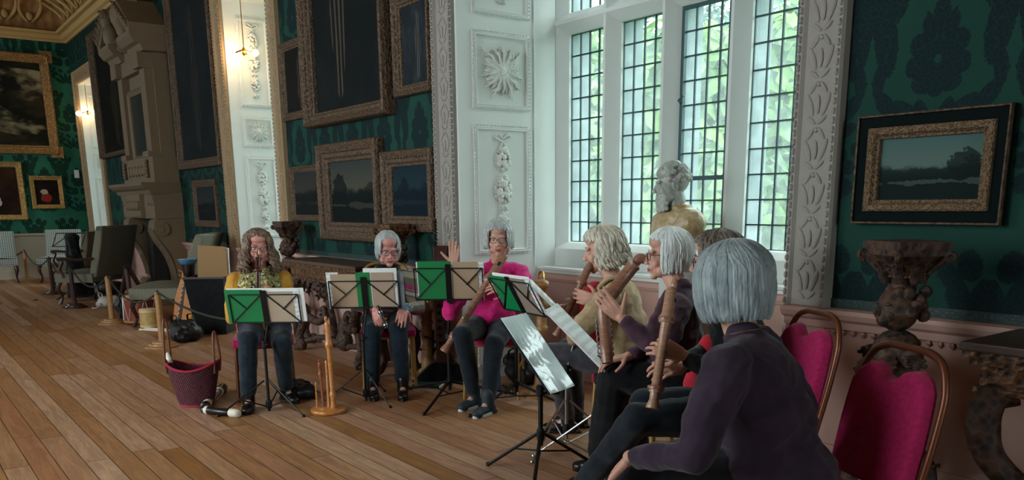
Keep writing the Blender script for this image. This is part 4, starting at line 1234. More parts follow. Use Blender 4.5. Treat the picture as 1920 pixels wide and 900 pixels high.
folder(A, B, [('green_cover', -.02, .215, .0, .285, -.010, .004, GC, 0), ('manila_cover', -.21, -.03, .0, .28, -.009, .002, MN, 0), ('ruled_page', -.25, -.18, -.01, .275, -.013, .003, SH, 0), ('page_stack', -.22, .225, .005, .275, -.024, .010, PG, .002)],
       'bright green folder with manila sheets on the tall black stand')
A, B = stand((-4.57, 3.44), (-4.36, 3.352, .695), (.10, 1.0), .52, 'black stand tilted sideways with a dark green folder, right of the player in magenta', BM, w=.52, h=.25, legs='tri', hub=.17, lr=.42, la=-1.5, r=.013)
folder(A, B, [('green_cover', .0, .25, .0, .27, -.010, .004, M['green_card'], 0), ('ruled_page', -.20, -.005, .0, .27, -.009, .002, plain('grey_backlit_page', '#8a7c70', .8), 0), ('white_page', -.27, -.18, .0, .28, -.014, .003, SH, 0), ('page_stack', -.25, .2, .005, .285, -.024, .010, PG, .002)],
       'dark green folder with ruled sheets on the sideways-tilted black stand')
A, B = stand((-3.238, 2.59), (-3.20, 2.67, .47), (.95, .31), .70, 'nearest black stand carrying a plastic sleeve, cut by the bottom edge', BM, w=.24, h=.36, legs='tri', hub=.24, lr=.36, la=1.3, r=.013, lattice=False)
folder(A, B, [('clear_sleeve', -.115, .115, -.02, .45, -.030, .003, M['clear_sleeve'], .004), ('page', -.105, .105, -.015, .44, -.024, .002, PG, 0), ('page_stack', -.11, .11, -.01, .43, -.018, .008, M['navy'], 0)],
       'sheets in a shiny clear plastic sleeve sloping on the nearest stand', 'sheet music', 'sheet_music')
A, B = stand((-3.568, 3.046), (-3.53, 3.07, .70), (.62, .78), .78, 'nickel folding stand with a thin white booklet, farthest of the nickel pair', CH, w=.26, h=.30, legs='wire', hub=.12, lr=.34, la=.8, r=.010, lattice=False)
folder(A, B, [('page', -.13, .13, -.01, .37, -.022, .003, SH, .003), ('page_stack', -.13, .13, -.012, .36, -.018, .006, PG, .002), ('green_cover', -.125, .125, -.0, .372, -.011, .002, GC, 0)],
       'white booklet with a green edge sloping towards the player in beige', 'sheet music', 'sheet_music')
A, B = stand((-3.27, 3.01), (-3.04, 2.88, .565), (.80, .60), .80, 'nickel folding stand with a wide white sheet, nearer of the nickel pair', CH, w=.28, h=.34, legs='wire', hub=.10, lr=.36, la=-.4, r=.010, lattice=False)
folder(A, B, [('page', -.14, .12, -.01, .44, -.024, .003, SH, .006), ('page_stack', -.14, .11, -.012, .43, -.020, .008, PG, .004), ('loose_page', -.02, .15, -.03, .10, -.028, .001, PG, .01)],
       'white ruled sheets sloping towards the white-haired player', 'sheet music', 'sheet_music')

# ------------------------------------------------------------------ recorders
def recorder(p0, p1, r, label, mt, root=None, cat='recorder', name='recorder', keys=0, ring=None, beak=True, kd=None, up_=None, full=True):
    """head at p0, foot at p1; r = body radius"""
    p0, p1 = V(p0), V(p1); d = p1-p0; L = d.length; d.normalize()
    base = p1 if p1.z < p0.z else p0
    t = root or thing(name, label, cat, base)
    off = base if root is None else V((0, 0, 0))
    kx = V(kd).normalized() if kd else basis(d)[0]
    A = frame(p0-off, kx-d*kx.dot(d), None, d)
    h = L*.30
    hd = [(r*.55, 0), (r*.95, .01), (r*1.02, L*.05), (r*1.05, h*.72), (r*1.25, h*.80), (r*1.45, h*.84), (r*1.45, h*.94), (r*1.2, h)]
    a = MB().lathe(hd, 14, A)
    if beak: a.ell((r*.35, 0, -.012), (r*.62, r*.5, r*1.3), None, 10, 8, A)
    a.build('head_joint', mt, t, smooth=True)
    b = MB().lathe([(r*.95, h), (r*.92, h+.01), (r*.85, L*.80), (r*.95, L*.81), (r*1.2, L*.83), (r*1.15, L*.87)], 14, A)
    b.build('middle_joint', mt, t, smooth=True)
    c = MB().lathe([(r*.9, L*.87), (r*.85, L*.93), (r*1.25, L*.985), (r*1.2, L)], 14, A); c.build('foot_joint', mt, t, smooth=True)
    MB().box(r*.82, r*1.07, -r*.32, r*.32, h*.30, h*.42, A).build('window', M['black_wood'], t)
    for k in range(7): MB().ell((r*.80, 0, h+.06+(L*.78-h-.06)*k/6.5), (r*.14, r*.17, r*.17), None, 8, 6, A).build('finger_hole', M['black_wood'], t)
    if ring:
        g = MB()
        for z in (h*.86, L*.82): g.lathe([(r*1.46, z), (r*1.5, z+.003), (r*1.5, z+.010), (r*1.46, z+.013)], 14, A)
        g.build('ring', ring, t, smooth=True)
    if keys:
        g = MB()
        for k in range(keys):
            z = L*(.55+.38*k/keys)
            g.tube([A @ V((r*1.05, r*.5, z)), A @ V((r*1.3, r*.6, z+.02)), A @ V((r*1.3, r*.6, z+.07)), A @ V((r*1.05, r*.4, z+.09))], r*.10, 6)
            g.ell((r*1.12, r*.3, z+.09), (r*.12, r*.35, r*.35), None, 10, 6, A)
        g.build('key', M['chrome'], t, smooth=True)
    return t

# disc stand with pegs
t = thing('recorder_stand', 'round honey-coloured wooden disc with upright pegs on the floor', 'recorder stand', (-5.285, 2.345, 0))
MB().lathe([(.118, 0), (.125, .006), (.125, .02), (.118, .03), (0.02, .031)], 32).build('disc', M['maple'], t, smooth=True)
def at(x, y, z0=.03): return V((-5.285+.607*x+.777*0-.777*y*1.0, 2.345+.795*x+.59*y, z0))   # x to the right of the picture, y away
rr = V((.607, .795, 0)); ff = V((-.777, .59, 0)); c0 = V((-5.285, 2.345, 0))
def dpt(x, y, z): return c0+rr*x+ff*y+V((0, 0, z))
for x, y, h, r in ((-.085, .02, .21, .007), (-.005, .03, .36, .011)):
    p = dpt(x, y, 0)-c0
    MB().lathe([(r*1.3, .03), (r, .04), (r*.9, h-.02), (r*.8, h-.005), (r*.3, h)], 12, T(p.x, p.y, 0)).build('peg', M['maple'], t, smooth=True)
recorder(dpt(.025, -.01, .635), dpt(.037, -.012, .028), .0185, 'large honey maple recorder standing on the round disc', M['maple'], kd=(-.3, -1, 0), keys=1)
recorder(dpt(-.055, .03, .345), dpt(-.043, .03, .028), .0105, 'small reddish recorder standing on the round disc', wood('reddish_pear', '#7c3e22', '#a45c34', .35), kd=(.8, -.6, 0))

# basket
def basket():
    c = V((-6.10, 1.69, 0)); t = thing('basket', 'burgundy woven basket with tall leather handles on the floorboards', 'basket', c)
    b = MB(); n = 40; m_ = 14
    def pt(i, j, inn=0):
        a = 2*PI*i/n; v = j/(m_-1); x = math.cos(a); y = math.sin(a)
        rx = (.115+.075*v**.75)-inn; ry = (.085+.045*v)-inn
        z = .0+.315*v-(.035*abs(y)**2*(v**3))*(-1 if False else 1)+.012*v*math.cos(2*a)
        return (x*rx, y*ry, max(z, .0 if not inn else .01))
    vs = [pt(i, j) for j in range(m_) for i in range(n)]+[pt(i, j, .008) for j in range(m_-1, -1, -1) for i in range(n)]
    R_ = 2*m_; fs = [(j*n+i, j*n+(i+1) % n, (j+1)*n+(i+1) % n, (j+1)*n+i) for j in range(R_-1) for i in range(n)]
    fs += [tuple(range(n-1, -1, -1)), tuple((R_-1)*n+i for i in range(n))]
    A = RZ(math.atan2(.795, .607))
    b.add(vs, fs, A); b.build('woven_body', M['basket'], t, smooth=True)
    rim = MB().tube([A @ V(pt(i, m_-1)) for i in range(n)]+[A @ V(pt(0, m_-1))], .009, 6, cap=False); rim.build('rim_band', M['crimson_trim'], t, smooth=True)
    MB().tube([A @ (V(pt(i, 0))+V((0, 0, .006))) for i in range(n)]+[A @ (V(pt(0, 0))+V((0, 0, .006)))], .008, 6, cap=False).build('base_band', M['crimson_trim'], t, smooth=True)
    for s, hh, zb in ((-1, .62, .20), (1, .53, .20)):
        h = MB()
        pts = curve([(s*.17, -.05, .24), (s*.175, -.055, .34), (s*.172, -.03, hh-.03), (s*.170, 0, hh), (s*.172, .03, hh-.03), (s*.178, .055, .34), (s*.17, .05, .24)], 5)
        h.tube([A @ V(p) for p in pts], .0085, 7); h.build('handle', M['leather'], t, smooth=True)
    return c
bc = basket()
t = thing('ivory_recorder', 'ivory-tipped recorder head poking out of the burgundy basket', 'recorder', (-6.16, 1.56, .30))
A = frame((0, 0, -.06), (0, 1, 0), None, V((-.45, -.62, .75)))
MB().lathe([(.016, -.06), (.017, .06), (.0165, .075)], 14, A).build('black_joint', M['black_wood'], t, smooth=True)
MB().lathe([(.018, .075), (.021, .08), (.020, .12), (.012, .155), (.006, .16)], 14, A).build('ivory_beak', M['ivory'], t, smooth=True)

# dismantled recorder on the floor
def lying(p, q, parts, label):
    p, q = V(p), V(q); t = thing('recorder_joint', label, 'recorder', (p+q)/2*1.0)
    t.location.z = 0
    o = V(((p+q)/2)); o.z = 0
    d = (q-p).normalized(); A = frame(p-o, d.cross(V((0, 0, 1))), None, d)
    for nm, prof, mt in parts: MB().lathe(prof, 16, A).build(nm, mt, t, smooth=True)
    return t
rz0 = .026
lying((-5.80, 1.64, .028), (-5.52, 1.80, .028), [('body', [(.018, 0), (.026, .01), (.027, .02), (.026, .245), (.02, .25)], M['black_wood']), ('ivory_cap', [(.0275, .245), (.030, .25), (.030, .30), (.022, .322), (.01, .325)], M['ivory']), ('ring', [(.0275, .03), (.029, .035), (.029, .05), (.0275, .055)], M['ivory'])], 'black recorder joint with a rounded ivory end, nearest on the floorboards')
lying((-6.42, 1.99, .033), (-5.84, 1.66, .033), [('bell', [(.022, 0), (.034, .01), (.036, .05), (.026, .09), (.023, .11), (.030, .13)], M['black_wood']), ('ring', [(.030, .13), (.033, .135), (.033, .16), (.027, .17)], M['ivory']), ('shaft', [(.024, .17), (.021, .2), (.021, .50), (.025, .52)], M['black_wood']), ('white_ring', [(.026, .52), (.031, .53), (.031, .565), (.027, .575)], M['ivory']), ('key_rod', [(.004, .2), (.0235, .205), (.0235, .5), (.004, .505)], M['chrome']), ('socket', [(.028, .575), (.029, .60), (.029, .655), (.02, .66)], M['black_wood'])], 'long black recorder joint with ivory rings beside the basket')

# drums and sticks
def drum(loc, r, h, label, shell, cords=True):
    t = thing('drum', label, 'drum', loc)
    MB().lathe([(r*.97, .01), (r*.98, .03), (r*1.0, h*.5), (r*.98, h-.03), (r*.97, h-.01)], 32).build('shell', shell, t, smooth=True)
    MB().lathe([(r*.99, h-.012), (r*.985, h-.004), (r*.9, h), (r*.01, h)], 32).build('drum_head', M['drum_skin'], t)
    for z in (.02, h-.045): MB().lathe([(r*1.0, z), (r*1.05, z+.003), (r*1.05, z+.026), (r*1.0, z+.029)], 32).build('hoop', M['oak'] if cords else M['drum_skin'], t, smooth=True)
    if cords:
        c = MB(); n = 9
        for i in range(n):
            a, b, e = 2*PI*i/n, 2*PI*(i+.5)/n, 2*PI*(i+1)/n
            c.tube([(r*1.04*math.cos(a), r*1.04*math.sin(a), h-.03), (r*1.03*math.cos(b), r*1.03*math.sin(b), .03), (r*1.04*math.cos(e), r*1.04*math.sin(e), h-.03)], .004, 5)
        c.build('tension_cord', M['page_edge'], t)
    return t
drum((-11.03, 2.50, 0), .20, .345, 'red-brown rope-tensioned drum with pale skin behind the barrier', M['drum_shell'])
drum((-10.45, 2.44, 0), .095, .235, 'small pale patterned drum in front of the red-brown drum', plain('patterned_drum_wood', '#b8965c', .5, var=.5, sc=22), False)
for i, (a, b, lb) in enumerate((((-10.3, 2.30, .015), (-9.95, 2.52, .015), 'pale beater lying in front of the small drum, nearer one'), ((-10.38, 2.38, .012), (-10.02, 2.62, .012), 'pale beater lying against the small drum, farther one'))):
    a, b = V(a), V(b); o = MB().tube([V((0, 0, 0)), b-a], .011, 8).ell((0, 0, 0), .015, None, 8, 6).build('drum_beater', M['ivory'], smooth=True); o.location = a
    tag(o, lb, 'drum beater', 'drum beaters')
o = MB().ell((0, 0, 0), (.04, .035, .04), None, 14, 10).tube([(0, 0, .03), (.02, 0, .055)], .012, 6).build('shaker', plain('magenta_shaker', '#b81e50', .4), smooth=True); o.location = (-9.72, 2.58, .04)
tag(o, 'small magenta shaker ball beside the drum beaters', 'shaker')

# bowed psaltery leaning at the chair
t = thing('psaltery', 'upright wooden folk string instrument with pegs, leaning behind the barrier rope', 'string instrument', (-10.35, 2.80, 0))
A = frame((0, 0, .01), rr, None, V((.02, .05, 1)))
A = A @ Matrix.Rotation(.14, 4, 'Y')
MB().prism([(-.11, 0), (.11, 0), (.125, .16), (.075, .40), (.055, .56), (-.045, .56), (-.10, .32)], A @ frame((0, .04, 0), (1, 0, 0), (0, 0, 1)), .09).build('body', M['maple'], t, bevel=.01)
MB().prism([(-.05, .05), (-.015, .05), (.02, .50), (-.01, .50)], A @ frame((0, -.046, 0), (1, 0, 0), (0, 0, 1)), .012).build('fingerboard', M['dark_wood'], t)
MB().prism([(.04, .0), (.10, .0), (.115, .17), (.05, .22)], A @ frame((0, -.05, 0), (1, 0, 0), (0, 0, 1)), .012).build('bright_side', plain('amber_wood', '#c8802c', .3), t)
p = MB()
for k in range(7):
    z = .14+.055*k; p.tube([A @ V((.105-.009*k, -.06, z)), A @ V((.125-.009*k, -.085, z+.012))], .007, 6); p.tube([A @ V((-.045+.006*k, -.058, z)), A @ V((-.03+.006*k, -.07, z+.02))], .006, 6)
p.build('peg', M['ivory'], t, smooth=True)
h = MB(); h.tube([A @ V((-.01, 0, .55)), A @ V((.0, -.02, .62)), A @ V((.03, -.05, .655)), A @ V((.06, -.04, .63)), A @ V((.055, -.03, .59))], [.035, .038, .032, .026, .02], 10)
for s in (-1, 1): h.tube([A @ V((0, -.02, .60+.02*s)), A @ V((-.07, -.05, .635+.025*s))], .008, 6)
h.build('scroll_head', M['maple'], t, smooth=True)

# bags
def bag(c, dims, label, mt, seed, straps=1, name='bag', cat='bag'):
    t = thing(name, label, cat, (c[0], c[1], 0)); w, d, h = dims; b = MB(); rnd = random.Random(seed)
    for i in range(10): b.ell((rnd.uniform(-.3, .3)*w, rnd.uniform(-.25, .25)*d, h*rnd.uniform(.25, .6)), (w*rnd.uniform(.2, .32), d*rnd.uniform(.25, .35), h*rnd.uniform(.25, .4)), None, 10, 8)
    b.ell((0, 0, h*.35), (w*.48, d*.48, h*.36), None, 12, 8)
    def fold(p): return .018*(noise.noise(p*9+V((seed, 0, 0)))+.6*noise.noise(p*22))
    o = bake(b, .014, 3, 'body', mt, t, fold)
    for v in o.data.vertices:
        if v.co.z < .004: v.co.z = .004
    s = MB()
    for k in range(straps):
        y = -d*.3+k*d*.5; s.tube(curve([(-w*.25, y, h*.7), (-w*.1, y-.02, h*1.02), (w*.15, y, h*1.04), (w*.3, y, h*.65)], 5), .010, 6, flat=.5)
    s.tube(curve([(w*.3, -d*.4, h*.5), (w*.45, -d*.55, h*.2), (w*.3, -d*.75, .012), (w*.0, -d*.7, .012)], 5), .008, 6)
    s.build('strap', mt, t, smooth=True)
    return t
bag((-9.25, 2.52), (.46, .34, .26), 'slumped black bag on the floor by the nearest barrier post', M['bag_black'], 1, 2)
bag((-5.17, 3.98), (.42, .32, .27), 'black shoulder bag under the raspberry chair in the white bay', M['bag_black'], 5, 2)
bag((-13.1, 2.55), (.42, .32, .20), 'crumpled pale plastic bag on the floor left of the drum', M['bag_white'], 9, 1, 'plastic_bag')
bag((-5.85, 2.38), (.34, .22, .15), 'small black pouch on the floor behind the music stand of the player in yellow', M['bag_black'], 12, 1, 'pouch')
bag((-11.35, 2.42), (.34, .26, .36), 'tall black bag standing left of the red-brown drum', M['bag_black'], 21, 1)
t = thing('red_bag', 'flat red bag lying on top of the black bag under the raspberry chair', 'bag', (-5.25, 3.95, .285))
b = MB().ell((0, 0, .045), (.2, .12, .055), None, 14, 8).ell((.08, 0, .05), (.12, .11, .06), None, 12, 8); o = bake(b, .012, 3, 'body', plain('red_nylon', '#a01c28', .5), t)
MB().tube(curve([(-.1, 0, .09), (0, 0, .12), (.1, 0, .09)], 4), .007, 6).build('strap', M['black_cloth'], t)
b = MB().lathe([(.03, 0), (.033, .01), (.033, .13), (.026, .16), (.014, .175), (.014, .20)], 16); o = b.build('bottle_body', M['blue_plastic'], smooth=True)
t = thing('water_bottle', 'blue plastic bottle on the floor beside the magenta player', 'bottle', (-5.12, 3.66, 0)); o.parent = t
MB().lathe([(.016, .195), (.017, .2), (.017, .22), (.012, .223)], 12).build('cap', M['page_edge'], t)
# black covered music box with card and cup
t = thing('folding_crate', 'tall black cloth-covered crate holding music behind the player in yellow', 'crate', (-9.62, 2.93, 0), math.atan2(.795, .607))
MB().add([(-.13, -.16, 0), (.20, -.16, 0), (.20, .16, 0), (-.13, .16, 0), (-.22, -.18, .64), (.22, -.18, .64), (.22, .18, .64), (-.22, .18, .64)], [(3, 2, 1, 0), (0, 1, 5, 4), (1, 2, 6, 5), (2, 3, 7, 6), (3, 0, 4, 7)]).add([(-.21, -.17, .60), (.21, -.17, .60), (.21, .17, .60), (-.21, .17, .60)], [(0, 1, 2, 3)]).build('covered_body', M['black_cloth'], t, solid=.006)
MB().rframe(-.215, .215, 0, .35, [(0, 0), (0, .02), (.012, .02), (.012, 0)], T(0, .175, .64) @ RX(PI/2)).build('rim', M['dark_wood'], t)
o = MB().prism([(-.17, 0), (.17, 0), (.19, .36), (-.12, .38)], frame((0, 0, 0), (1, 0, 0), (0, -.12, 1)), .018).build('board', M['brown_card'], bevel=.003)
t2 = thing('card_folder', 'tan card folder standing upright in the black crate', 'folder', (-9.60, 2.97, .605), math.atan2(.795, .607)); o.parent = t2
MB().prism([(.13, 0), (.175, 0), (.20, .34), (.15, .35)], frame((0, .05, 0), (1, 0, 0), (0, -.12, 1)), .03).build('page_stack', M['page_edge'], t2)
t = thing('bowl', 'black bowl with a flared blue rim on the black crate', 'bowl', (-9.74, 2.75, .642))
MB().lathe([(.055, 0), (.06, .008), (.065, .06), (.075, .13), (.06, .135)], 24).build('bowl_body', M['black_wood'], t, smooth=True)
MB().lathe([(.074, .128), (.10, .165), (.115, .185), (.108, .187), (.08, .15)], 24).build('blue_rim', M['blue_cup'], t, smooth=True)

# far draped stand with case behind
t = thing('draped_music_stand', 'black music stand hung with dark cloth at the rope barrier on the left', 'music stand', (-14.55, 2.42, 0))
d = MB()
for (x, z0, z1, w0, w1) in ((0, .28, .98, .20, .10),): pass
d.tube(curve([(.12, 0, .05), (.04, 0, .35), (-.03, 0, .65), (-.02, 0, .85), (.0, 0, .97), (-.01, 0, 1.02)], 4), lerpl([.19, .16, .12, .10, .12, .05], 4), 12, flat=.6)
d.tube(curve([(0, -.05, 1.0), (.1, -.05, .93), (.17, -.04, .86), (.1, -.03, .76), (.0, 0, .70)], 4), lerpl([.05, .07, .06, .05, .06], 4), 10)
bake(d, .02, 3, 'dark_cloth', M['black_cloth'], t, lambda p: .012*noise.noise(p*14))
A = frame((0, -.03, .82), rr, None, V((0, 0, 1)))
g = MB()
for a, b in (((-.30, 0), (.02, 0)), ((-.28, .0), (-.20, .20)), ((-.20, .20), (.25, .20)), ((.25, .20), (.16, .0)), ((-.28, 0), (.0, .18))): g.tube([A @ V((a[0], 0, a[1])), A @ V((b[0], 0, b[1]))], .007, 5)
g.tube([(0, 0, .03), (0, 0, .82)], .013, 8)
for k in range(3): g.tube([(0, 0, .22), (.32*math.cos(k*2.1+.3), .32*math.sin(k*2.1+.3), .01)], .010, 6)
g.build('folding_frame', M['black_metal'], t)
t = thing('instrument_case', 'dark rounded instrument case lying behind the draped music stand', 'instrument case', (-15.1, 2.65, 0))
b = MB().ell((0, 0, .16), (.34, .20, .15), RZ(.9).to_3x3(), 16, 10).ell((.25, .3, .13), (.26, .16, .12), RZ(.9).to_3x3(), 16, 10)
bake(b, .02, 4, 'case_body', M['bag_black'], t); MB().tube(curve([(-.1, -.2, .22), (0, -.24, .27), (.1, -.2, .22)], 4), .012, 6).build('handle', M['black_metal'], t)
# wooden easel-like prop behind the rope
t = thing('wooden_easel', 'dark wooden folding trestle standing behind the pale barrier post', 'trestle', (-12.1, 2.62, 0))
for a, b in (((-.30, -.1, 0), (.02, 0, .62)), ((.28, -.05, 0), (-.0, 0, .62)), ((.0, .3, 0), (0, .02, .62))): MB().tube([a, b], .03, 8).build('leg', M['dark_wood'], t)
MB().tube([(-.06, 0, .60), (.08, 0, .64)], .035, 8).build('top_joint', M['black_metal'], t); MB().tube([(-.18, -.06, .25), (.17, -.03, .25)], .014, 6).build('brace', M['dark_wood'], t)

# square contrabass recorder on its base, behind the tall stand
t = thing('contrabass_recorder', 'tall square dark wooden contrabass instrument standing behind the bright green folder', 'instrument', (-5.64, 3.515, 0), math.atan2(.795, .607))
MB().box(-.055, .055, -.045, .045, .05, 1.085).box(-.065, .065, -.055, .055, .0, .10).build('square_body', M['rosewood'], t, bevel=.004)
MB().prism([(-.27, 0), (.22, 0), (.12, .16), (-.08, .17)], frame((0, .10, 0), (1, 0, 0), (0, 0, 1)), .16).build('base_cover', M['black_cloth'], t, bevel=.02)
k = MB()
for i in range(9): k.tube([(.02, -.05, .30+.055*i), (.035, -.07, .31+.055*i), (.01, -.06, .335+.055*i)], .006, 6); k.ell((-.02, -.05, .32+.06*i), (.016, .01, .016), None, 8, 6)
k.tube([(-.058, -.02, .32), (-.10, -.03, .36), (-.15, -.03, .37)], .009, 6); k.tube([(-.058, 0, .28), (-.09, 0, .22), (-.08, 0, .42)], .012, 6)
k.build('key', M['black_metal'], t, smooth=True)
b = MB(); pts = [V((-.035+.006*math.cos(q*1.4), .006*math.sin(q*1.4), 1.08+.0058*q)) for q in range(36)]
b.tube(pts, .008, 6); b.ell(pts[-1], .011, None, 8, 6); b.build('blowing_tube', M['black_wood'], t, smooth=True)
o = MB().box(-.11, .11, -.075, .075, 0, .022).build('cover', M['green_book'], bevel=.002)
t = thing('book', 'dark green book lying flat on the boards below the tall black stand', 'book', (-5.56, 3.31, 0), .75); o.parent = t
MB().box(-.105, .112, -.07, .07, .003, .019).build('page_block', M['page_edge'], t)

# pale turned posts with metal loops
for (x, y, h, lb) in ((-4.735, 3.80, .86, 'tall pale turned post with a metal loop on top, right of the player in magenta'), (-5.86, 3.50, .58, 'short pale turned post behind the chair of the player in a shawl')):
    t = thing('turned_post', lb, 'barrier post', (x, y, 0), group='pale turned posts')
    MB().lathe([(.15, 0), (.15, .02), (.12, .025), (.118, .045), (.085, .05), (.08, .065), (.06, .08), (.045, .20), (.05, .24)], 20).build('bell_base', M['oak'], t, smooth=True)
    MB().lathe([(.04, .22), (.038, h*.55), (.048, h*.56), (.048, h*.60), (.038, h*.61), (.038, h*.76), (.05, h*.77), (.05, h*.81), (.04, h*.82), (.042, h*.93), (.055, h*.94), (.055, h*.98), (.03, h)], 18).build('turned_shaft', M['oak'], t, smooth=True)
    MB().tube(curve([(-.035, 0, h-.01), (-.03, 0, h+.04), (0, 0, h+.06), (.03, 0, h+.04), (.035, 0, h-.01)], 4), .007, 6).build('metal_loop', M['brass'], t, smooth=True)

# lamps hanging in the two far bays
def pendant(x, y, z, ztop, s, label):
    t = thing('pendant_lamp', label, 'lamp', (x, y, z), group='three-globe pendant lamps')
    MB().tube([(0, 0, .05), (0, 0, ztop-z)], .006, 6).build('rod', M['brass'], t)
    g = MB().tube([V((0, 0, .04)), rr*(-.11*s)], .009, 6).tube([V((0, 0, .04)), rr*.10*s], .009, 6).tube([V((0, 0, .04)), ff*.10*s], .009, 6).lathe([(.01, -.03), (.03, 0), (.03, .03), (.01, .06)], 12)
    g.build('arms', M['brass'], t, smooth=True)
    for p in (rr*-.14*s, rr*.13*s, ff*.12*s+V((0, 0, .05))):
        MB().ell(p, .040*s, None, 14, 10).build('globe', M['lamp_glow'], t, smooth=True)
        q = V((x, y, z))+p*1.0; point('lamp_light', (q.x, q.y-.09, q.z), 1.5, (1, .68, .36), .04)
pendant(-10.2, 3.74, 3.149, BT, 1.0, 'brass pendant with three glowing globes hanging in the narrow middle bay')
pendant(-18.95, 3.71, 3.22, BT, 1.3, 'brass pendant with three glowing globes hanging in the farthest bay')

o = MB().prism([(-.05, 0), (-.01, -.03), (.05, -.01), (.03, .03), (-.02, .035)], T(0, 0, .0), .012).build('scrap', M['black_cloth'], bevel=.004); o.location = (-14.9, 1.86, 0.001)
tag(o, 'small dark scrap lying alone on the boards before the rope barrier', 'scrap')
# ------------------------------------------------------------------ people
def cap(mb, a, b, ra, rb, n=12):
    a, b = V(a), V(b)
    if (b-a).length < 1e-4: b = a+V((0, 0, .001))
    mb.tube([a, b], [ra, rb], n); mb.ell(a, ra, None, n, 8); mb.ell(b, rb, None, n, 8)
def R3(x, y, z): return Matrix((x, y, z)).transposed()
def headframe(c, look_, up_=(0, 0, 1)):
    """local -Y = where the face looks, +X = the person's left"""
    y = -V(look_).normalized(); z = V(up_); z = (z-y*z.dot(y)).normalized(); x = y.cross(z)
    A = R3(x, y, z).to_4x4(); A.translation = V(c); return A
def add_head(mb, A, s=1, chin=1):
    def e(c, r, R=None, n=16, m=12): mb.ell([q*s for q in c], [q*s for q in r], R, n, m, A)
    e((0, .018, .035), (.073, .092, .088), None, 24, 16)
    e((0, -.028, -.02), (.062, .066, .085), None, 20, 14)
    e((0, -.030, -.062), (.052, .058, .048)); e((0, -.070, -.098), (.024, .020, .018))
    for k in (-1, 1):
        e((k*.036, -.062, -.028), (.026, .024, .028)); e((k*.05, -.03, -.07), (.02, .035, .025))
        e((k*.030, -.080, .026), (.026, .013, .009)); e((k*.075, .008, -.005), (.008, .018, .030), Euler((.2, 0, k*.35)).to_matrix())
        e((k*.012, -.104, -.030), (.009, .009, .008)); e((k*.032, -.074, .004), (.018, .010, .012))
        e((k*.020, -.082, -.050), (.012, .012, .02))
    mb.tube([A @ (V((0, -.084, .022))*s), A @ (V((0, -.100, -.008))*s), A @ (V((0, -.112, -.026))*s)], [.008*s, .0095*s, .012*s], 10)
    e((0, -.110, -.028), (.012, .012, .010)); e((0, -.088, -.058), (.024, .010, .007)); e((0, -.086, -.070), (.020, .010, .008))
    e((0, -.02, .075), (.062, .07, .05))
def face_parts(A, root, off, s=1, smile=0, glasses=None, brow=None, skin=None):
    def P(x, y, z): return A @ (V((x, y, z))*s)-off
    for k in (-1, 1):
        MB().ell(P(k*.032, -.0815, .006), .0095*s, None, 10, 8).build('eye', M['eye'], root, smooth=True)
        MB().ell(P(k*.032, -.0885, .005), (.0045*s, .0045*s, .0045*s), None, 8, 6).build('iris', M['iris'], root, smooth=True)
        MB().tube(curve([P(k*.044, -.080, .008), P(k*.032, -.0925, .0135), P(k*.018, -.084, .008)], 4), .0026*s, 5).build('eyelid', skin or M['skin'], root, smooth=True)
        if brow: MB().tube(curve([P(k*.052, -.076, .028), P(k*.034, -.092, .036), P(k*.014, -.090, .030)], 4), [.002*s]*3+[.0035*s]*3+[.003*s]*3, 5).build('eyebrow', brow, root, smooth=True)
    l = MB().tube(curve([P(-.024, -.088, -.062+.006*smile), P(-.010, -.0985, -.0585), P(0, -.099, -.060), P(.010, -.0985, -.0585), P(.024, -.088, -.062+.006*smile)], 3), lerpl([.0015, .004, .004, .004, .0015], 3), 6)
    l.tube(curve([P(-.022, -.088, -.063+.005*smile), P(0, -.0975, -.069-.002*smile), P(.022, -.088, -.063+.005*smile)], 4), lerpl([.0015, .005, .0015], 4), 6)
    l.build('lips', M['lips'], root, smooth=True)
    if glasses:
        g = MB()
        for k in (-1, 1):
            pts = []
            for i in range(17):
                a = 2*PI*i/16; ca, sa = math.cos(a), math.sin(a)
                x = .026*math.copysign(abs(ca)**.65, ca); z = .018*math.copysign(abs(sa)**.65, sa)
                pts.append(P(k*.034+x, -.103+abs(k*.034+x)*.16, .004+z))
            g.tube(pts, .0018*s, 6)
            g.tube([P(k*.060, -.094, .012), P(k*.076, -.06, .012), P(k*.080, .0, .008), P(k*.079, .02, -.01)], .0016*s, 5)
        g.tube(curve([P(-.008, -.103, .008), P(0, -.108, .011), P(.008, -.103, .008)], 3), .0015*s, 5)
        g.build('glasses', glasses, root, smooth=True)
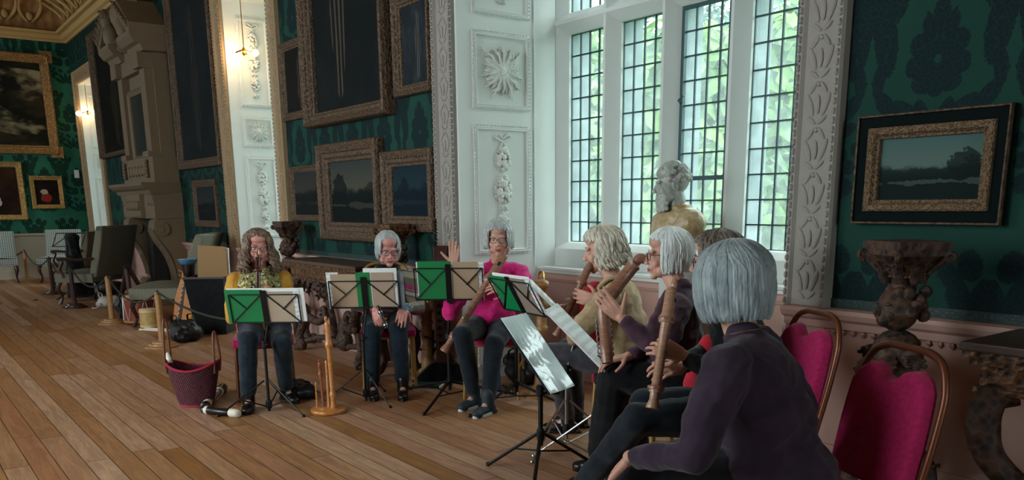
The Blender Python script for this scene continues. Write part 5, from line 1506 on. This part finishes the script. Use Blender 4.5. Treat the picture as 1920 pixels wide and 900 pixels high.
def hair(A, root, off, mat, s=1, N=170, top=(.086, .105, .098), length=lambda p: .12, front=.9, r=.013, curl=0, wave=.004, seed=1, part=0, flare=0, crown=(.0, .03), cut=62, name='hair', cap_=True, tuck=0):
    """locks of hair laid over the skull and hanging down; azimuth 0 = face"""
    rnd = random.Random(seed); mb = MB()
    cx = V((0, .012, .030))
    if cap_:
        n = 28
        vs = []; fs = []
        m_ = 12
        for j in range(m_+1):
            for i in range(n):
                az = 2*PI*i/n; back = abs(((az+PI) % (2*PI))-PI)
                thmax = .62+1.35*min(1, max(0, (back-.75)/.9))
                th = thmax*j/m_
                p = cx+V((top[0]*math.sin(az)*math.sin(th), -top[1]*math.cos(az)*math.sin(th), top[2]*math.cos(th)))
                vs.append(A @ (p*s)-off)
        for j in range(m_):
            for i in range(n):
                q = (i+1) % n; fs.append((j*n+i, j*n+q, (j+1)*n+q, (j+1)*n+i))
        mb.add(vs, fs)
    for k in range(N):
        az = (k+rnd.random())/N*2*PI-PI
        a = abs(az)
        L = length(a)
        if a < front: thm = math.radians(cut)*(.8+.2*rnd.random())+a*.22; hang = 0
        else: thm = PI/2+.12; hang = L
        th0 = rnd.uniform(.0, .22) if k % 4 else rnd.uniform(.4, 1.0)
        rad = 1+rnd.uniform(0, .10); pts = []
        ph = rnd.random()*6.3; steps = 9; az0 = az*.85
        amp = curl*(.6+.8*rnd.random())
        for i in range(steps+1):
            t = i/steps; th = th0+(thm-th0)*t; q = az0+(az-az0)*min(1, t*1.6)
            p = cx+V((crown[0]*(1-t), crown[1]*(1-t)*.3, 0))+V((top[0]*math.sin(q)*math.sin(th), -top[1]*math.cos(q)*math.sin(th), top[2]*math.cos(th)))*rad
            pts.append(p)
        if hang > .004:
            d0 = V((math.sin(az), -math.cos(az), 0)); b = pts[-1].copy(); hs = 9 if curl < .018 else 16
            hh = hang*rnd.uniform(.86, 1.06)
            for i in range(1, hs+1):
                t = i/hs
                o = d0*(flare*t-tuck*t*t)+V((math.cos(ph+t*(9 if curl < .018 else 17)), math.sin(ph+t*(9 if curl < .018 else 17)), 0))*amp*min(1, t*2+.3)+V((math.sin(ph+t*5), math.cos(ph*2+t*4), 0))*wave
                pts.append(b+V((0, 0, -hh*t))+o)
        if curl:
            for i in range(4, steps+1): pts[i] = pts[i]+V((math.cos(ph+i*1.5), math.sin(ph+i*1.5), math.cos(ph+i*1.9)))*curl*.4
        n = len(pts); rs = [r*s*(.55+.6*math.sin(PI*min(1, .12+.8*i/n))) for i in range(n)]; rs[-1] = r*s*.25
        mb.tube([A @ (p*s)-off for p in pts], rs, 6)
    o = mb.build(name, mat, root, smooth=True); return o

def add_hand(mb, w, d, n, side, curl=(.3, .3, .3, .3), thumb=(.5, .4), s=1, spread=.06):
    """w wrist point, d finger direction, n palm normal, side: +1 / -1 picks the thumb side"""
    w = V(w); d = V(d).normalized(); n = V(n); n = (n-d*n.dot(d)).normalized(); t = d.cross(n)*side
    L = .082*s
    kn = []
    for i in range(4):
        o = (1.5-i)*.0205*s
        k = w+d*(L-abs(i-1)*.004*s)+t*o
        kn.append(k); cap(mb, w+t*o*.62+d*.012*s, k, .0135*s, .0110*s, 10)
    R = R3(t, n, d); mb.ell(w+d*L*.52, (.036*s, .0125*s, .042*s), R, 12, 8)
    ln = ((.042, .025, .020), (.046, .029, .021), (.042, .027, .020), (.033, .020, .018))
    for i in range(4):
        p = kn[i]; ang = 0; dd = (d+t*(1.5-i)*spread).normalized()
        ax = dd.cross(n).normalized(); rr_ = (.0098, .0086, .0076)
        for j in range(3):
            ang += curl[i]*(.8, 1.15, .9)[j]
            v = dd*math.cos(ang)+n*math.sin(ang)
            q = p+v*ln[i][j]*s; r1 = rr_[j]*s*(1 if i < 3 else .88)
            cap(mb, p, q, r1, r1*.90, 10); p = q
    p = w+d*.018*s+t*.026*s; v = (d*.55+t*.75+n*thumb[0]).normalized()
    cap(mb, w+d*.01*s+t*.012*s, p, .015*s, .0145*s)
    for l, r_ in ((.038, .0125), (.030, .0105), (.024, .009)):
        q = p+v*l*s; cap(mb, p, q, r_*s, r_*s*.9, 10); p = q; v = (v+(d-t*.45+n*.3)*thumb[1]).normalized()

def person(name, label, base, J, look_, skin, top_mat, leg_mat, shoe_mat, hands, stout=1.0, sole=None, up_=(0, 0, 1), toe=None, neck_open=.0, open_front=None, hs=1, skirt=False, shoe_h=.13, bust=1, fold_s=1.0):
    """J: joints in world space: P pelvis, N neck base, H head centre, S/E/W/h/K/A lists [left, right]"""
    base = V(base); t = thing(name, label, 'person', base)
    P, N, H = V(J['P']), V(J['N']), V(J['H']); S, E_, W_, K, An = [[V(q) for q in J[k]] for k in 'SEWKA']
    side = (S[0]-S[1]).normalized(); upv = (N-P).normalized(); fwd = side.cross(upv).normalized(); upv = fwd.cross(side)
    R = R3(side, -fwd, upv); hips = [P+side*.085, P-side*.085]
    off = V((base.x, base.y, base.z))
    hA = headframe(H, look_, up_)
    # --- body, one continuous surface
    b = MB(); add_head(b, hA, hs)
    cap(b, H-V((0, 0, .06))-V(look_).normalized()*-.0-V(look_).normalized()*.01, N+upv*.0, .050, .058)
    mid = P.lerp(N, .62)
    b.ell(mid, (.145, .09, .17), R, 18, 12); b.ell(P.lerp(N, .25), (.135, .10, .15), R, 16, 12); b.ell(P, (.14, .11, .09), R, 16, 10)
    cap(b, S[0], S[1], .045, .045)
    for k in (0, 1):
        cap(b, S[k], E_[k], .042, .036); cap(b, E_[k], W_[k], .036, .024)
        cap(b, hips[k], K[k], .07, .05); cap(b, K[k], An[k], .045, .033)
        hd = hands[k]
        if hd: add_hand(b, W_[k], hd['d'], hd['n'], hd.get('side', 1), hd.get('curl', (.4,)*4), hd.get('thumb', (.5, .4)), hd.get('s', .98))
        tv = V(toe[k] if toe else fwd); tv.z = 0; tv.normalize()
        cap(b, An[k], An[k]-V((0, 0, An[k].z-.035))+tv*.08, .026, .020)
    body = bake(b, .0042, 3, 'body', skin, t, off=off)
    # --- upper garment
    g = MB(); q = stout
    g.ell(P.lerp(N, .70), (.165*q, .108*q, .165), R, 20, 14); g.ell(P.lerp(N, .42), (.160*q, .125*q, .17), R, 20, 14)
    g.ell(P.lerp(N, .14)+fwd*.02, (.172*q, .140*q, .13), R, 20, 14)
    for k in (0, 1):
        sg = side*(1 if k == 0 else -1)
        g.ell(P.lerp(N, .60)+sg*.072+fwd*.075*q, (.072, .060*bust, .075), R, 14, 10)
        cap(g, S[k]+sg*.005, N-upv*.03+sg*.05, .060, .055)
        m1 = S[k].lerp(E_[k], .5)
        cap(g, S[k], m1, .062*q, .060*q); cap(g, m1, E_[k], .060*q, .054); cap(g, E_[k], W_[k].lerp(E_[k], .17), .053, .036)
    cap(g, N-upv*.035, N+upv*.012, .075, .062)
    if stout > 1.2: g.ell(P+upv*.0, (.178*q, .150*q, .13), R, 20, 12)
    sd = len(label) % 17
    def fold(p):
        v = p*V((1, 1, 1)).x if False else p
        w_ = noise.noise(V((p.x*9+p.z*5, p.y*9-p.z*4, p.z*13))+V((sd, 0, 0)))
        return fold_s*(.009*(1-2*abs(w_))+.006*noise.noise(p*15+V((0, sd, 0)))+.002*noise.noise(p*38))-.004
    gm = bake(g, .0065, 4, 'sweater', top_mat, t, fold, off=off)
    # --- trousers
    l = MB(); l.ell(P-upv*.01, (.178*q, .145*q, .115), R, 20, 12)
    for k in (0, 1):
        cap(l, hips[k]+V((0, 0, -.0)), K[k], .098*q, .069); cap(l, K[k], An[k].lerp(K[k], .12), .068, .052)
        l.ell(K[k], .070, None, 14, 10)
    if skirt:
        Kc = (K[0]+K[1])/2; Ac = (An[0]+An[1])/2
        for f1 in (0, .25, .5, .75, 1):
            a = K[0].lerp(K[1], f1); c = An[0].lerp(An[1], f1); cap(l, hips[0].lerp(hips[1], f1), a, .11, .08); cap(l, a, V((c.x, c.y, c.z+.05)), .08, .085)
    bake(l, .0075, 4, 'skirt' if skirt else 'trousers', leg_mat, t, lambda p: .006*noise.noise(V((p.x*12, p.y*12, p.z*16))+V((sd, 1, 0)))+.006*(.5-abs(noise.noise(p*9+V((sd, 0, 0))))), off=off)
    # --- shoes
    for k in (0, 1):
        tv = V(toe[k] if toe else fwd); tv.z = 0; tv.normalize(); sv = V((-tv.y, tv.x, 0)); z0 = An[k].z-.085
        a = V((An[k].x, An[k].y, z0)); s_ = MB(); RR = R3(tv, sv, V((0, 0, 1)))
        s_.ell(a-tv*.03+V((0, 0, .038)), (.045, .036, .038), RR, 14, 10); s_.ell(a+tv*.07+V((0, 0, .034)), (.085, .040, .034), RR, 16, 10); s_.ell(a+tv*.125+V((0, 0, .028)), (.045, .040, .028), RR, 14, 10)
        cap(s_, a+V((0, 0, .05)), a+V((0, 0, shoe_h)), .044, .045)
        s_.box(-.07, .15, -.034, .034, .002, .02, T(*a) @ RR.to_4x4())
        sh = bake(s_, .006, 4, 'shoe', shoe_mat, t, off=off)
        so = MB(); out = []
        for i in range(18):
            u = 2*PI*i/18; x = .04+.128*math.cos(u); y = (.040+.006*math.cos(u))*math.sin(u)*(1.0 if x > 0 else .85)
            out.append((x, y))
        so.prism(out, T(*(a-off+V((0, 0, 0)))) @ RR.to_4x4(), .016 if not sole else .022); so.build('sole', sole or M['shoe'], sh, bevel=.003)
    return t, hA, off
def ik(a, b, l1, l2, hint):
    """joint between a and b"""
    a, b = V(a), V(b); d = b-a; L = min(d.length, l1+l2-.005); d.normalize()
    x = (l1*l1-l2*l2+L*L)/(2*L); h = math.sqrt(max(0, l1*l1-x*x)); n = V(hint); n = (n-d*n.dot(d)).normalized()
    return a+d*x+n*h
def seated(P, face, H, WL, WR, AL, AR, lean=0, hl=(0, 0, -1), hr=(0, 0, -1), sw=.165, turn=0, kl=(0, 0, 1), kr=(0, 0, 1), N=None, fs=None):
    f = V((face[0], face[1], 0)).normalized(); up = V((0, 0, 1)); f2 = V((fs[0], fs[1], 0)).normalized() if fs else f; l = up.cross(f2)
    P = V(P); H = V(H); N = V(N) if N else H-V((0, 0, .185))-f2*.035
    S = [N-V((0, 0, .055))+l*sw, N-V((0, 0, .055))-l*sw]
    lp = up.cross(f)
    hips = [P+lp*.085, P-lp*.085]; A = [V(AL), V(AR)]
    K = [ik(hips[i], A[i], .425, .41, f*1.0+V((kl, kr)[i])) for i in (0, 1)]
    W = [V(WL), V(WR)]
    E_ = [ik(S[0], W[0], .29, .25, hl), ik(S[1], W[1], .29, .25, hr)]
    return dict(P=P, N=N, H=H, S=S, E=E_, W=W, K=K, A=A)
GB, GD = M['black_metal'], plain('dark_glasses_rim', '#2a2c30', .3)
# 1: player in yellow -------------------------------------------------
f1 = V((.93, -.36, 0)).normalized()
J = seated((-6.05, 2.22, .53), f1, (-6.0, 2.195, 1.105), (-5.83, 2.17, .83), (-5.80, 2.09, .77), (-5.80, 2.25, .085), (-5.69, 1.93, .085), hl=(0, .6, -1), hr=(0, -.6, -1), N=(-6.04, 2.20, .925))
t, A, off = person('person', 'person in a mustard top and patterned scarf with long curly hair, playing a dark recorder', (-6.05, 2.22, 0), J, (.95, -.30, -.10), M['skin_pink'], M['mustard'], M['denim'], M['shoe'],
    [dict(d=(-.1, -.25, -.2), n=(.3, -.6, .2), side=-1, curl=(.5, .5, .5, .5)), dict(d=(.1, .6, -.1), n=(-.6, .1, -.1), side=1, curl=(.5, .5, .5, .5))], stout=1.08, shoe_h=.16, toe=[(.8, .05, 0), (.9, -.45, 0)])
face_parts(A, t, off, glasses=GD, brow=M['hair_brown'], skin=M['skin_pink'])
hair(A, t, off, M['hair_brown'], N=330, length=lambda a: .19, front=.85, r=.0085, curl=.020, flare=.04, top=(.090, .106, .098), cut=50, seed=3)
s = MB(); N_ = V(J['N'])-off
for k in range(7):
    rr_ = .085+.012*k; z = .045-.022*k; ph = k*.9
    pts = [N_+f1*(.015+rr_*.85*math.cos(a))+V((0, 0, 1)).cross(f1)*(rr_*1.05*math.sin(a))+V((0, 0, z-.035*max(0, math.cos(a))+.008*math.sin(3*a+ph))) for a in [2*PI*i/26 for i in range(27)]]
    s.tube(pts, .021, 8, cap=False)
for dx in (-.075, -.035, .06):
    q = V((0, 0, 1)).cross(f1)*dx
    s.tube(curve([N_+f1*.10+q*.8, N_+f1*.135+q*1.1+V((0, 0, -.12)), N_+f1*.145+q*1.3+V((0, 0, -.22)), N_+f1*.14+q*1.4+V((0, 0, -.27))], 4), .026, 8)
bake(s, .008, 2, 'scarf', M['scarf'], t, lambda p: .005*noise.noise(p*40))
recorder((-5.905, 2.150, 1.045), (-5.775, 2.08, .70), .0195, 'dark rosewood recorder held to the mouth of the player in yellow', M['rosewood'], kd=(1, -.2, .5))

# 2: player in a shawl --------------------------------------------------
f2 = V((.86, -.50, 0)).normalized()
J = seated((-5.88, 3.14, .53), f2, (-5.70, 3.085, 1.072), (-5.33, 2.99, .665), (-5.40, 2.80, .665), (-5.36, 2.975, .085), (-5.50, 2.80, .085), hl=(-.3, .9, -.6), hr=(-.6, -.6, -.6), N=(-5.755, 3.10, .895), sw=.17)
t, A, off = person('person', 'person in a grey striped shawl with grey hair tied back, hands resting on the lap', (-5.88, 3.14, 0), J, (.93, -.34, -.30), M['skin_pink'], M['stripes'], M['denim'], M['shoe'],
    [dict(d=(.55, -.45, -.45), n=(-.2, -.2, -1), side=1, curl=(.45, .45, .5, .5)), dict(d=(.55, -.05, -.65), n=(-.3, .9, -.3), side=-1, curl=(.75, .8, .85, .9))], stout=1.15, toe=[(.85, -.5, 0), (.9, -.40, 0)], shoe_h=.13)
face_parts(A, t, off, glasses=GD, brow=M['hair_grey'], skin=M['skin_pink'])
hair(A, t, off, M['hair_grey'], N=260, length=lambda a: .10 if a > 1.2 else .055, front=.85, r=.0075, wave=.003, cut=50, top=(.084, .104, .096), seed=5, part=1, tuck=.01)
N_ = V(J['N'])-off; l2 = V((0, 0, 1)).cross(f2)
s = MB()
for k in range(4): s.tube([N_+f2*(.01+.06*math.cos(a))+l2*.066*math.sin(a)+V((0, 0, .05-.024*k)) for a in [2*PI*i/20 for i in range(21)]], .020, 8, cap=False)
s.ell(N_+f2*.085+V((0, 0, -.11)), (.05, .05, .11), None, 12, 8)
bake(s, .008, 3, 'neck_scarf', M['black_cloth'], t)
s = MB()
for sg in (-1, 1):
    q = l2*sg
    s.tube(curve([N_+q*.07-f2*.05+V((0, 0, .03)), N_+q*.085+f2*.03+V((0, 0, .0)), N_+q*.085+f2*.115+V((0, 0, -.12)), N_+q*.095+f2*.15+V((0, 0, -.26)), N_+q*.11+f2*.17+V((0, 0, -.34))], 5), .032, 8, flat=.7)
bake(s, .008, 3, 'shawl_edge', M['olive_wool'], t, lambda p: .003*noise.noise(p*50))
WL, EL = V(J['W'][0])-off, V(J['E'][0])-off; s = MB(); cap(s, WL.lerp(EL, .02), WL.lerp(EL, .28), .034, .042); s.tube([WL+(WL-EL).normalized()*.03, WL], [.036, .036], 12)
bake(s, .006, 2, 'wrist_warmer', M['cuff'], t)
recorder((-5.335, 2.785, .70), (-5.245, 2.80, .545), .012, 'small dark recorder joint held in the right hand of the player in a shawl', M['black_wood'], kd=(1, -.3, .2), beak=False, ring=M['chrome'])

# 3: player in magenta --------------------------------------------------
f3 = V((.76, -.65, 0)).normalized()
J = seated((-5.0, 3.54, .53), f3, (-4.955, 3.58, 1.152), (-4.66, 3.42, .82), (-5.085, 3.275, .985), (-4.53, 3.165, .085), (-4.75, 3.20, .085), hl=(.2, 1, -.5), hr=(.3, -.5, -1.2), N=(-5.0, 3.60, .965), sw=.17)
J['K'][1] = V((-4.74, 3.11, .525)); J['E'][1] = V((-5.07, 3.22, .635))
t, A, off = person('person', 'person in a magenta jumper and glasses with short grey bob, smiling behind a bass recorder', (-5.0, 3.54, 0), J, (.75, -.62, -.10), M['skin'], M['magenta'], M['navy'], M['trainer'],
    [dict(d=(.1, -.75, .2), n=(-.6, -.1, -.3), side=1, curl=(.6, .6, .6, .6)), dict(d=(.12, .02, 1), n=(.75, -.6, -.0), side=-1, curl=(.12, .1, .14, .2), thumb=(.2, .1))], stout=1.0, sole=M['white_sole'], toe=[(.35, -.95, 0), (.30, -.95, 0)], shoe_h=.135)
face_parts(A, t, off, smile=1.2, glasses=GD, brow=M['hair_grey'])
hair(A, t, off, M['hair_grey'], N=240, length=lambda a: .085 if a > .8 else .03, front=.9, r=.0105, wave=.003, cut=62, top=(.092, .108, .100), flare=.006, seed=8)
recorder((-4.73, 3.475, 1.062), (-4.855, 3.03, .40), .030, 'long brown bass recorder held slantwise across the player in magenta', M['pearwood'], kd=(.8, -.5, .2), keys=2)

# 4: player in beige ------------------------------------------------------
f4 = V((-.86, -.50, 0)).normalized()
J = seated((-3.36, 3.34, .53), f4, (-3.52, 3.27, 1.135), (-3.40, 3.12, .875), (-3.60, 3.18, .80), (-3.83, 3.28, .085), (-3.90, 3.42, .085), hl=(.3, -.8, -.8), hr=(.3, .8, -.8), N=(-3.43, 3.30, .95), fs=(-.86, -.5))
J['K'][0] = V((-3.70, 3.05, .54)); J['K'][1] = V((-3.78, 3.25, .54))
t, A, off = person('person', 'person in a beige jacket and red top with wavy ash hair, playing', (-3.36, 3.34, 0), J, (-.66, -.75, -.20), M['skin'], M['beige'], M['charcoal'], M['shoe'],
    [dict(d=(-.45, -.30, .1), n=(-.55, .65, -.1), side=-1, curl=(.35, .4, .4, .45), thumb=(.6, .3)), dict(d=(-.5, -.55, -.05), n=(.5, -.6, -.0), side=1, curl=(.5, .5, .5, .5))], stout=1.08, shoe_h=.14, toe=[(-.7, -.6, 0), (-.8, -.4, 0)])
face_parts(A, t, off, brow=M['hair_blond'])
hair(A, t, off, M['hair_blond'], N=250, length=lambda a: .115 if a > .9 else .04, front=1.15, r=.0105, curl=.008, wave=.006, cut=60, top=(.094, .112, .102), flare=.012, seed=11)
N_ = V(J['N'])-off; l4 = V((0, 0, 1)).cross(f4); s = MB()
s.ell(N_+f4*.120-l4*-.03+V((0, 0, -.17)), (.105, .10, .19), R3(l4, -f4, V((0, 0, 1))), 16, 12); s.ell(N_+f4*.150-l4*-.03+V((0, 0, -.29)), (.125, .10, .13), R3(l4, -f4, V((0, 0, 1))), 16, 12); cap(s, N_+V((0, 0, -.03)), N_+f4*.05+V((0, 0, -.05)), .062, .055)
bake(s, .007, 3, 'red_shirt', M['red_top'], t, lambda p: .004*noise.noise(p*30))
s = MB()
for sg in (-1, 1): s.tube(curve([N_+l4*sg*.06-f4*.05+V((0, 0, .045)), N_+l4*sg*.085+f4*.04+V((0, 0, .03)), N_+l4*sg*.09+f4*.12+V((0, 0, -.08)), N_+l4*sg*.06+f4*.15+V((0, 0, -.16))], 5), lerpl([.018, .028, .03, .012], 5), 8, flat=.5)
bake(s, .006, 2, 'collar', M['beige'], t)
recorder((-3.545, 3.205, 1.072), (-3.63, 3.02, .66), .021, 'brown tenor recorder played by the player in beige', M['pearwood'], kd=(-.6, -.6, .4), keys=1)

# 5: white-haired player -------------------------------------------------
f5 = V((-.86, -.50, 0)).normalized()
J = seated((-2.86, 3.14, .53), f5, (-2.955, 3.19, 1.135), (-2.81, 2.73, .875), (-2.90, 2.87, .66), (-3.10, 2.90, .085), (-3.02, 3.05, .085), hl=(.6, -.3, -1), hr=(.5, .6, -.6), N=(-2.86, 3.20, .955), fs=(-.80, -.6))
J['K'][0] = V((-2.97, 2.84, .56)); J['K'][1] = V((-3.05, 2.98, .54))
t, A, off = person('person', 'white-haired person in a plum cardigan and long dark skirt, raising one hand', (-2.86, 3.14, 0), J, (-.60, -.80, -.06), M['skin'], M['plum'], M['black_cloth'], M['shoe'],
    [dict(d=(-.30, -.45, .55), n=(-.5, .5, .2), side=-1, curl=(.15, .15, .2, .25), thumb=(.1, .0)), dict(d=(-.4, -.7, -.1), n=(0, .2, -1), side=1, curl=(.35, .4, .4, .4))], stout=1.12, skirt=True, toe=[(-.8, -.5, 0), (-.8, -.5, 0)])
face_parts(A, t, off, glasses=GB, brow=M['hair_white'])
hair(A, t, off, M['hair_white'], N=300, length=lambda a: .10 if a > .75 else .03, front=1.1, r=.0085, wave=.003, cut=52, top=(.094, .112, .102), flare=.004, tuck=.012, seed=14)
t = thing('bent_bass_recorder', 'bent brown bass recorder with angled head, held by the white-haired player', 'recorder', (-2.82, 2.66, .655))
o_ = V(t.location)
a, b, c = V((-2.845, 2.86, 1.125))-o_, V((-2.90, 2.70, .93))-o_, V((-2.815, 2.655, .665))-o_
MB().tube([a, a.lerp(b, .08), a.lerp(b, .12), a.lerp(b, .55), a.lerp(b, .58), b], [.020, .036, .031, .031, .035, .030], 16).build('head_tube', M['pearwood'], t, smooth=True)
MB().tube(curve([a+V((0, .0, .0)), a+V((.012, .012, .018)), a+V((.03, .03, .012))], 3), .024, 10).build('mouth_lip', M['pearwood'], t, smooth=True)
MB().tube([b+V((.0, .0, .03)), b.lerp(c, .12), b.lerp(c, .6), b.lerp(c, .62), c], [.024, .030, .027, .031, .027], 16).build('body_joint', M['pearwood'], t, smooth=True)
g = MB()
for k in range(6): p = b.lerp(c, .35+.1*k); g.tube([p+rr*-.028, p+rr*-.042+V((0, 0, .01)), p+rr*-.04+V((0, 0, .03))], .004, 6); g.ell(p+rr*.028, (.008, .008, .012), None, 8, 6)
g.build('key', M['chrome'], t, smooth=True)

# 6: curly-haired player half hidden --------------------------------------
f6 = V((-.80, -.60, 0)).normalized()
J = seated((-2.17, 2.90, .53), f6, (-2.44, 2.955, 1.14), (-2.235, 2.52, .80), (-2.28, 2.56, .735), (-2.75, 2.40, .085), (-2.70, 2.60, .085), hl=(.7, -.4, -1), hr=(.3, .6, -1), N=(-2.34, 2.94, .955), fs=(-.85, -.5))
J['K'][0] = V((-2.32, 2.36, .54)); J['K'][1] = V((-2.42, 2.50, .56))
t, A, off = person('person', 'curly-haired person in black and red half hidden behind the foreground player', (-2.17, 2.90, 0), J, (-.74, -.66, -.08), M['skin'], M['black_cloth'], M['navy'], M['shoe'],
    [dict(d=(-.30, -.75, .35), n=(-.50, .25, -.2), side=1, curl=(.55, .6, .65, .7), thumb=(.6, .5)), dict(d=(.0, -.9, .1), n=(-.4, -.2, -.4), side=-1, curl=(.6, .6, .6, .6), thumb=(.6, .5))], stout=1.1, toe=[(-.8, -.6, 0), (-.8, -.6, 0)])
face_parts(A, t, off, glasses=GB, brow=M['hair_dark'])
hair(A, t, off, M['hair_dark'], N=220, length=lambda a: .07, front=.8, r=.011, curl=.012, wave=.004, cut=55, top=(.092, .108, .102), seed=17)
N_ = V(J['N'])-off; s = MB(); l6 = V((0, 0, 1)).cross(f6); cap(s, V(J['S'][0])-off+f6*.05+V((0, 0, -.10)), V(J['S'][0])-off+f6*.11+V((0, 0, -.27)), .055, .055); s.ell(V(J['P'])-off+V((-.02, -.12, .12)), (.12, .1, .09), None, 12, 8)
bake(s, .008, 3, 'red_waistcoat', M['red_top'], t)
recorder((-2.285, 2.50, 1.07), (-2.215, 2.335, .61), .0225, 'pale pearwood tenor recorder held upright in the centre-right foreground', wood('pale_pearwood', '#96705a', '#b88e74', .3, coat=.4), kd=(1, .3, 0), ring=M['pearwood'])

# 7: foreground player -----------------------------------------------------
f7 = V((-.86, -.52, 0)).normalized()
J = seated((-1.545, 2.22, .53), f7, (-1.728, 2.165, 1.132), (-1.80, 1.80, .615), (-1.85, 2.35, .72), (-2.02, 1.78, .085), (-2.05, 2.05, .085), hl=(.6, -.5, -.6), hr=(.3, .6, -.7), N=(-1.66, 2.165, .965), fs=(-.92, -.40), sw=.195)
J['K'][0] = V((-1.87, 1.92, .52)); J['K'][1] = V((-1.88, 2.12, .53))
t, A, off = person('person', 'grey-haired person in a dark plum jersey seen from behind in the right foreground', (-1.50, 2.27, 0), J, (-.93, -.0, -.12), M['skin'], M['plum_dark'], M['black_cloth'], M['shoe'],
    [dict(d=(-.45, -.15, -.55), n=(.25, .3, -.8), side=-1, curl=(.3, .3, .35, .4), thumb=(.3, .2), s=1.08), dict(d=(-.6, -.3, -.2), n=(0, 0, -1), side=1)], stout=1.24, toe=[(-.8, -.5, 0), (-.8, -.5, 0)], fold_s=1.1)
face_parts(A, t, off, brow=M['hair_steel'])
hair(A, t, off, M['hair_steel'], s=1.04, N=620, length=lambda a: .115 if a > .8 else .04, front=.8, r=.0075, wave=.0015, cut=58, top=(.098, .116, .104), flare=.006, tuck=.022, seed=21)
s = MB(); N_ = V(J['N'])-off
s.tube([N_+V((.062*math.cos(a), .066*math.sin(a), .03+.018*math.cos(a))) for a in [2*PI*i/24 for i in range(25)]], .0022, 6, cap=False); s.build('necklace', M['leather'], t)

# ------------------------------------------------------------------ marble bust on a pedestal
bx, by = -3.80, 4.20
t = thing('marble_bust', 'bearded marble bust with honey alabaster drapery on a pedestal before the window', 'bust', (bx, by, 1.0))
off = V((bx, by, 1.0)); fb = V((-.30, -.95, 0)).normalized(); lb_ = V((0, 0, 1)).cross(fb)
hc = V((bx, by, 1.505))+V((-.03, -.04, 0)); A = headframe(hc, (-.62, -.78, -.08)); b = MB(); add_head(b, A, 1.08)
cap(b, hc+V((.01, .02, -.06)), V((bx, by, 1.30)), .062, .075)
rnd = random.Random(4)
for k in range(150):
    az = rnd.uniform(-PI, PI); th = rnd.uniform(.0, 1.75 if abs(az) > 1.0 else .95)
    p = A @ (V((.082*math.sin(az)*math.sin(th), .012-.100*math.cos(az)*math.sin(th), .04+.092*math.cos(th)))*1.08)
    b.ell(p, rnd.uniform(.013, .020), None, 7, 5)
for k in range(130):
    az = rnd.uniform(-1.35, 1.35); z = rnd.uniform(-.145, -.045)
    if abs(az) < .35 and z > -.066: continue
    p = A @ (V((.060*math.sin(az), -.028-.062*math.cos(az), z))*1.08); b.ell(p, rnd.uniform(.010, .017), None, 7, 5)
b.ell(V((bx, by, 1.24)), (.12, .09, .09), None, 14, 10)
bake(b, .0045, 1, 'bearded_head', M['marble'], t, off=off)
d = MB(); Rb = R3(lb_, -fb, V((0, 0, 1))); C_ = V((bx, by, 0))
d.ell(C_+V((0, 0, 1.25)), (.225, .12, .10), Rb, 20, 12); d.ell(C_+V((0, 0, 1.17))+fb*.01, (.185, .11, .10), Rb, 20, 12); d.ell(C_+V((0, 0, 1.11)), (.09, .08, .06), Rb, 16, 10)
d.ell(C_+V((0, 0, 1.325))-fb*.01, (.15, .095, .055), Rb, 16, 10); d.ell(C_+V((0, 0, 1.36))-fb*.005, (.095, .085, .045), Rb, 16, 10)
for s_ in (-1, 1): d.ell(C_+lb_*s_*.165+V((0, 0, 1.265)), (.095, .095, .092), Rb, 16, 10)
def onf(x, z): return C_+lb_*x+fb*(.136*math.sqrt(max(.02, 1-(x/.23)**2))*(1-.35*max(0, (z-1.27)/.09)**2))+V((0, 0, z))
for i in range(9):
    q = i/8
    d.tube(curve([onf(.19-.02*q, 1.32-.10*q), onf(.09-.05*q, 1.33-.12*q), onf(-.03-.03*q, 1.31-.15*q), onf(-.15, 1.31-.12*q)], 5), lerpl([.010, .016, .016, .009], 5), 6)
for i in range(6):
    q = i/5; d.tube(curve([onf(.20-.03*q, 1.31), onf(.17-.05*q, 1.22), onf(.12-.05*q, 1.12)], 5), lerpl([.013, .018, .011], 5), 6)
for i in range(5):
    q = i/4; d.tube(curve([onf(-.20+.03*q, 1.30), onf(-.18+.04*q, 1.22), onf(-.11+.04*q, 1.12)], 5), lerpl([.012, .016, .010], 5), 6)
bake(d, .006, 1, 'draped_shoulders', M['alabaster'], t, lambda p: .002*noise.noise(p*60), off=off)
MB().lathe([(.085, 0), (.085, .02), (.05, .04), (.045, .07), (.08, .10), (.07, .11)], 20).build('socle', M['marble'], t, smooth=True)
t = thing('pedestal', 'round pale pedestal in the window bay carrying the marble bust', 'pedestal', (bx, by, 0))
MB().lathe([(.16, 0), (.16, .06), (.13, .09), (.12, .12), (.11, .5), (.115, .88), (.14, .92), (.15, .95), (.15, 1.0)], 24).build('column', M['stone_white'], t, smooth=True)
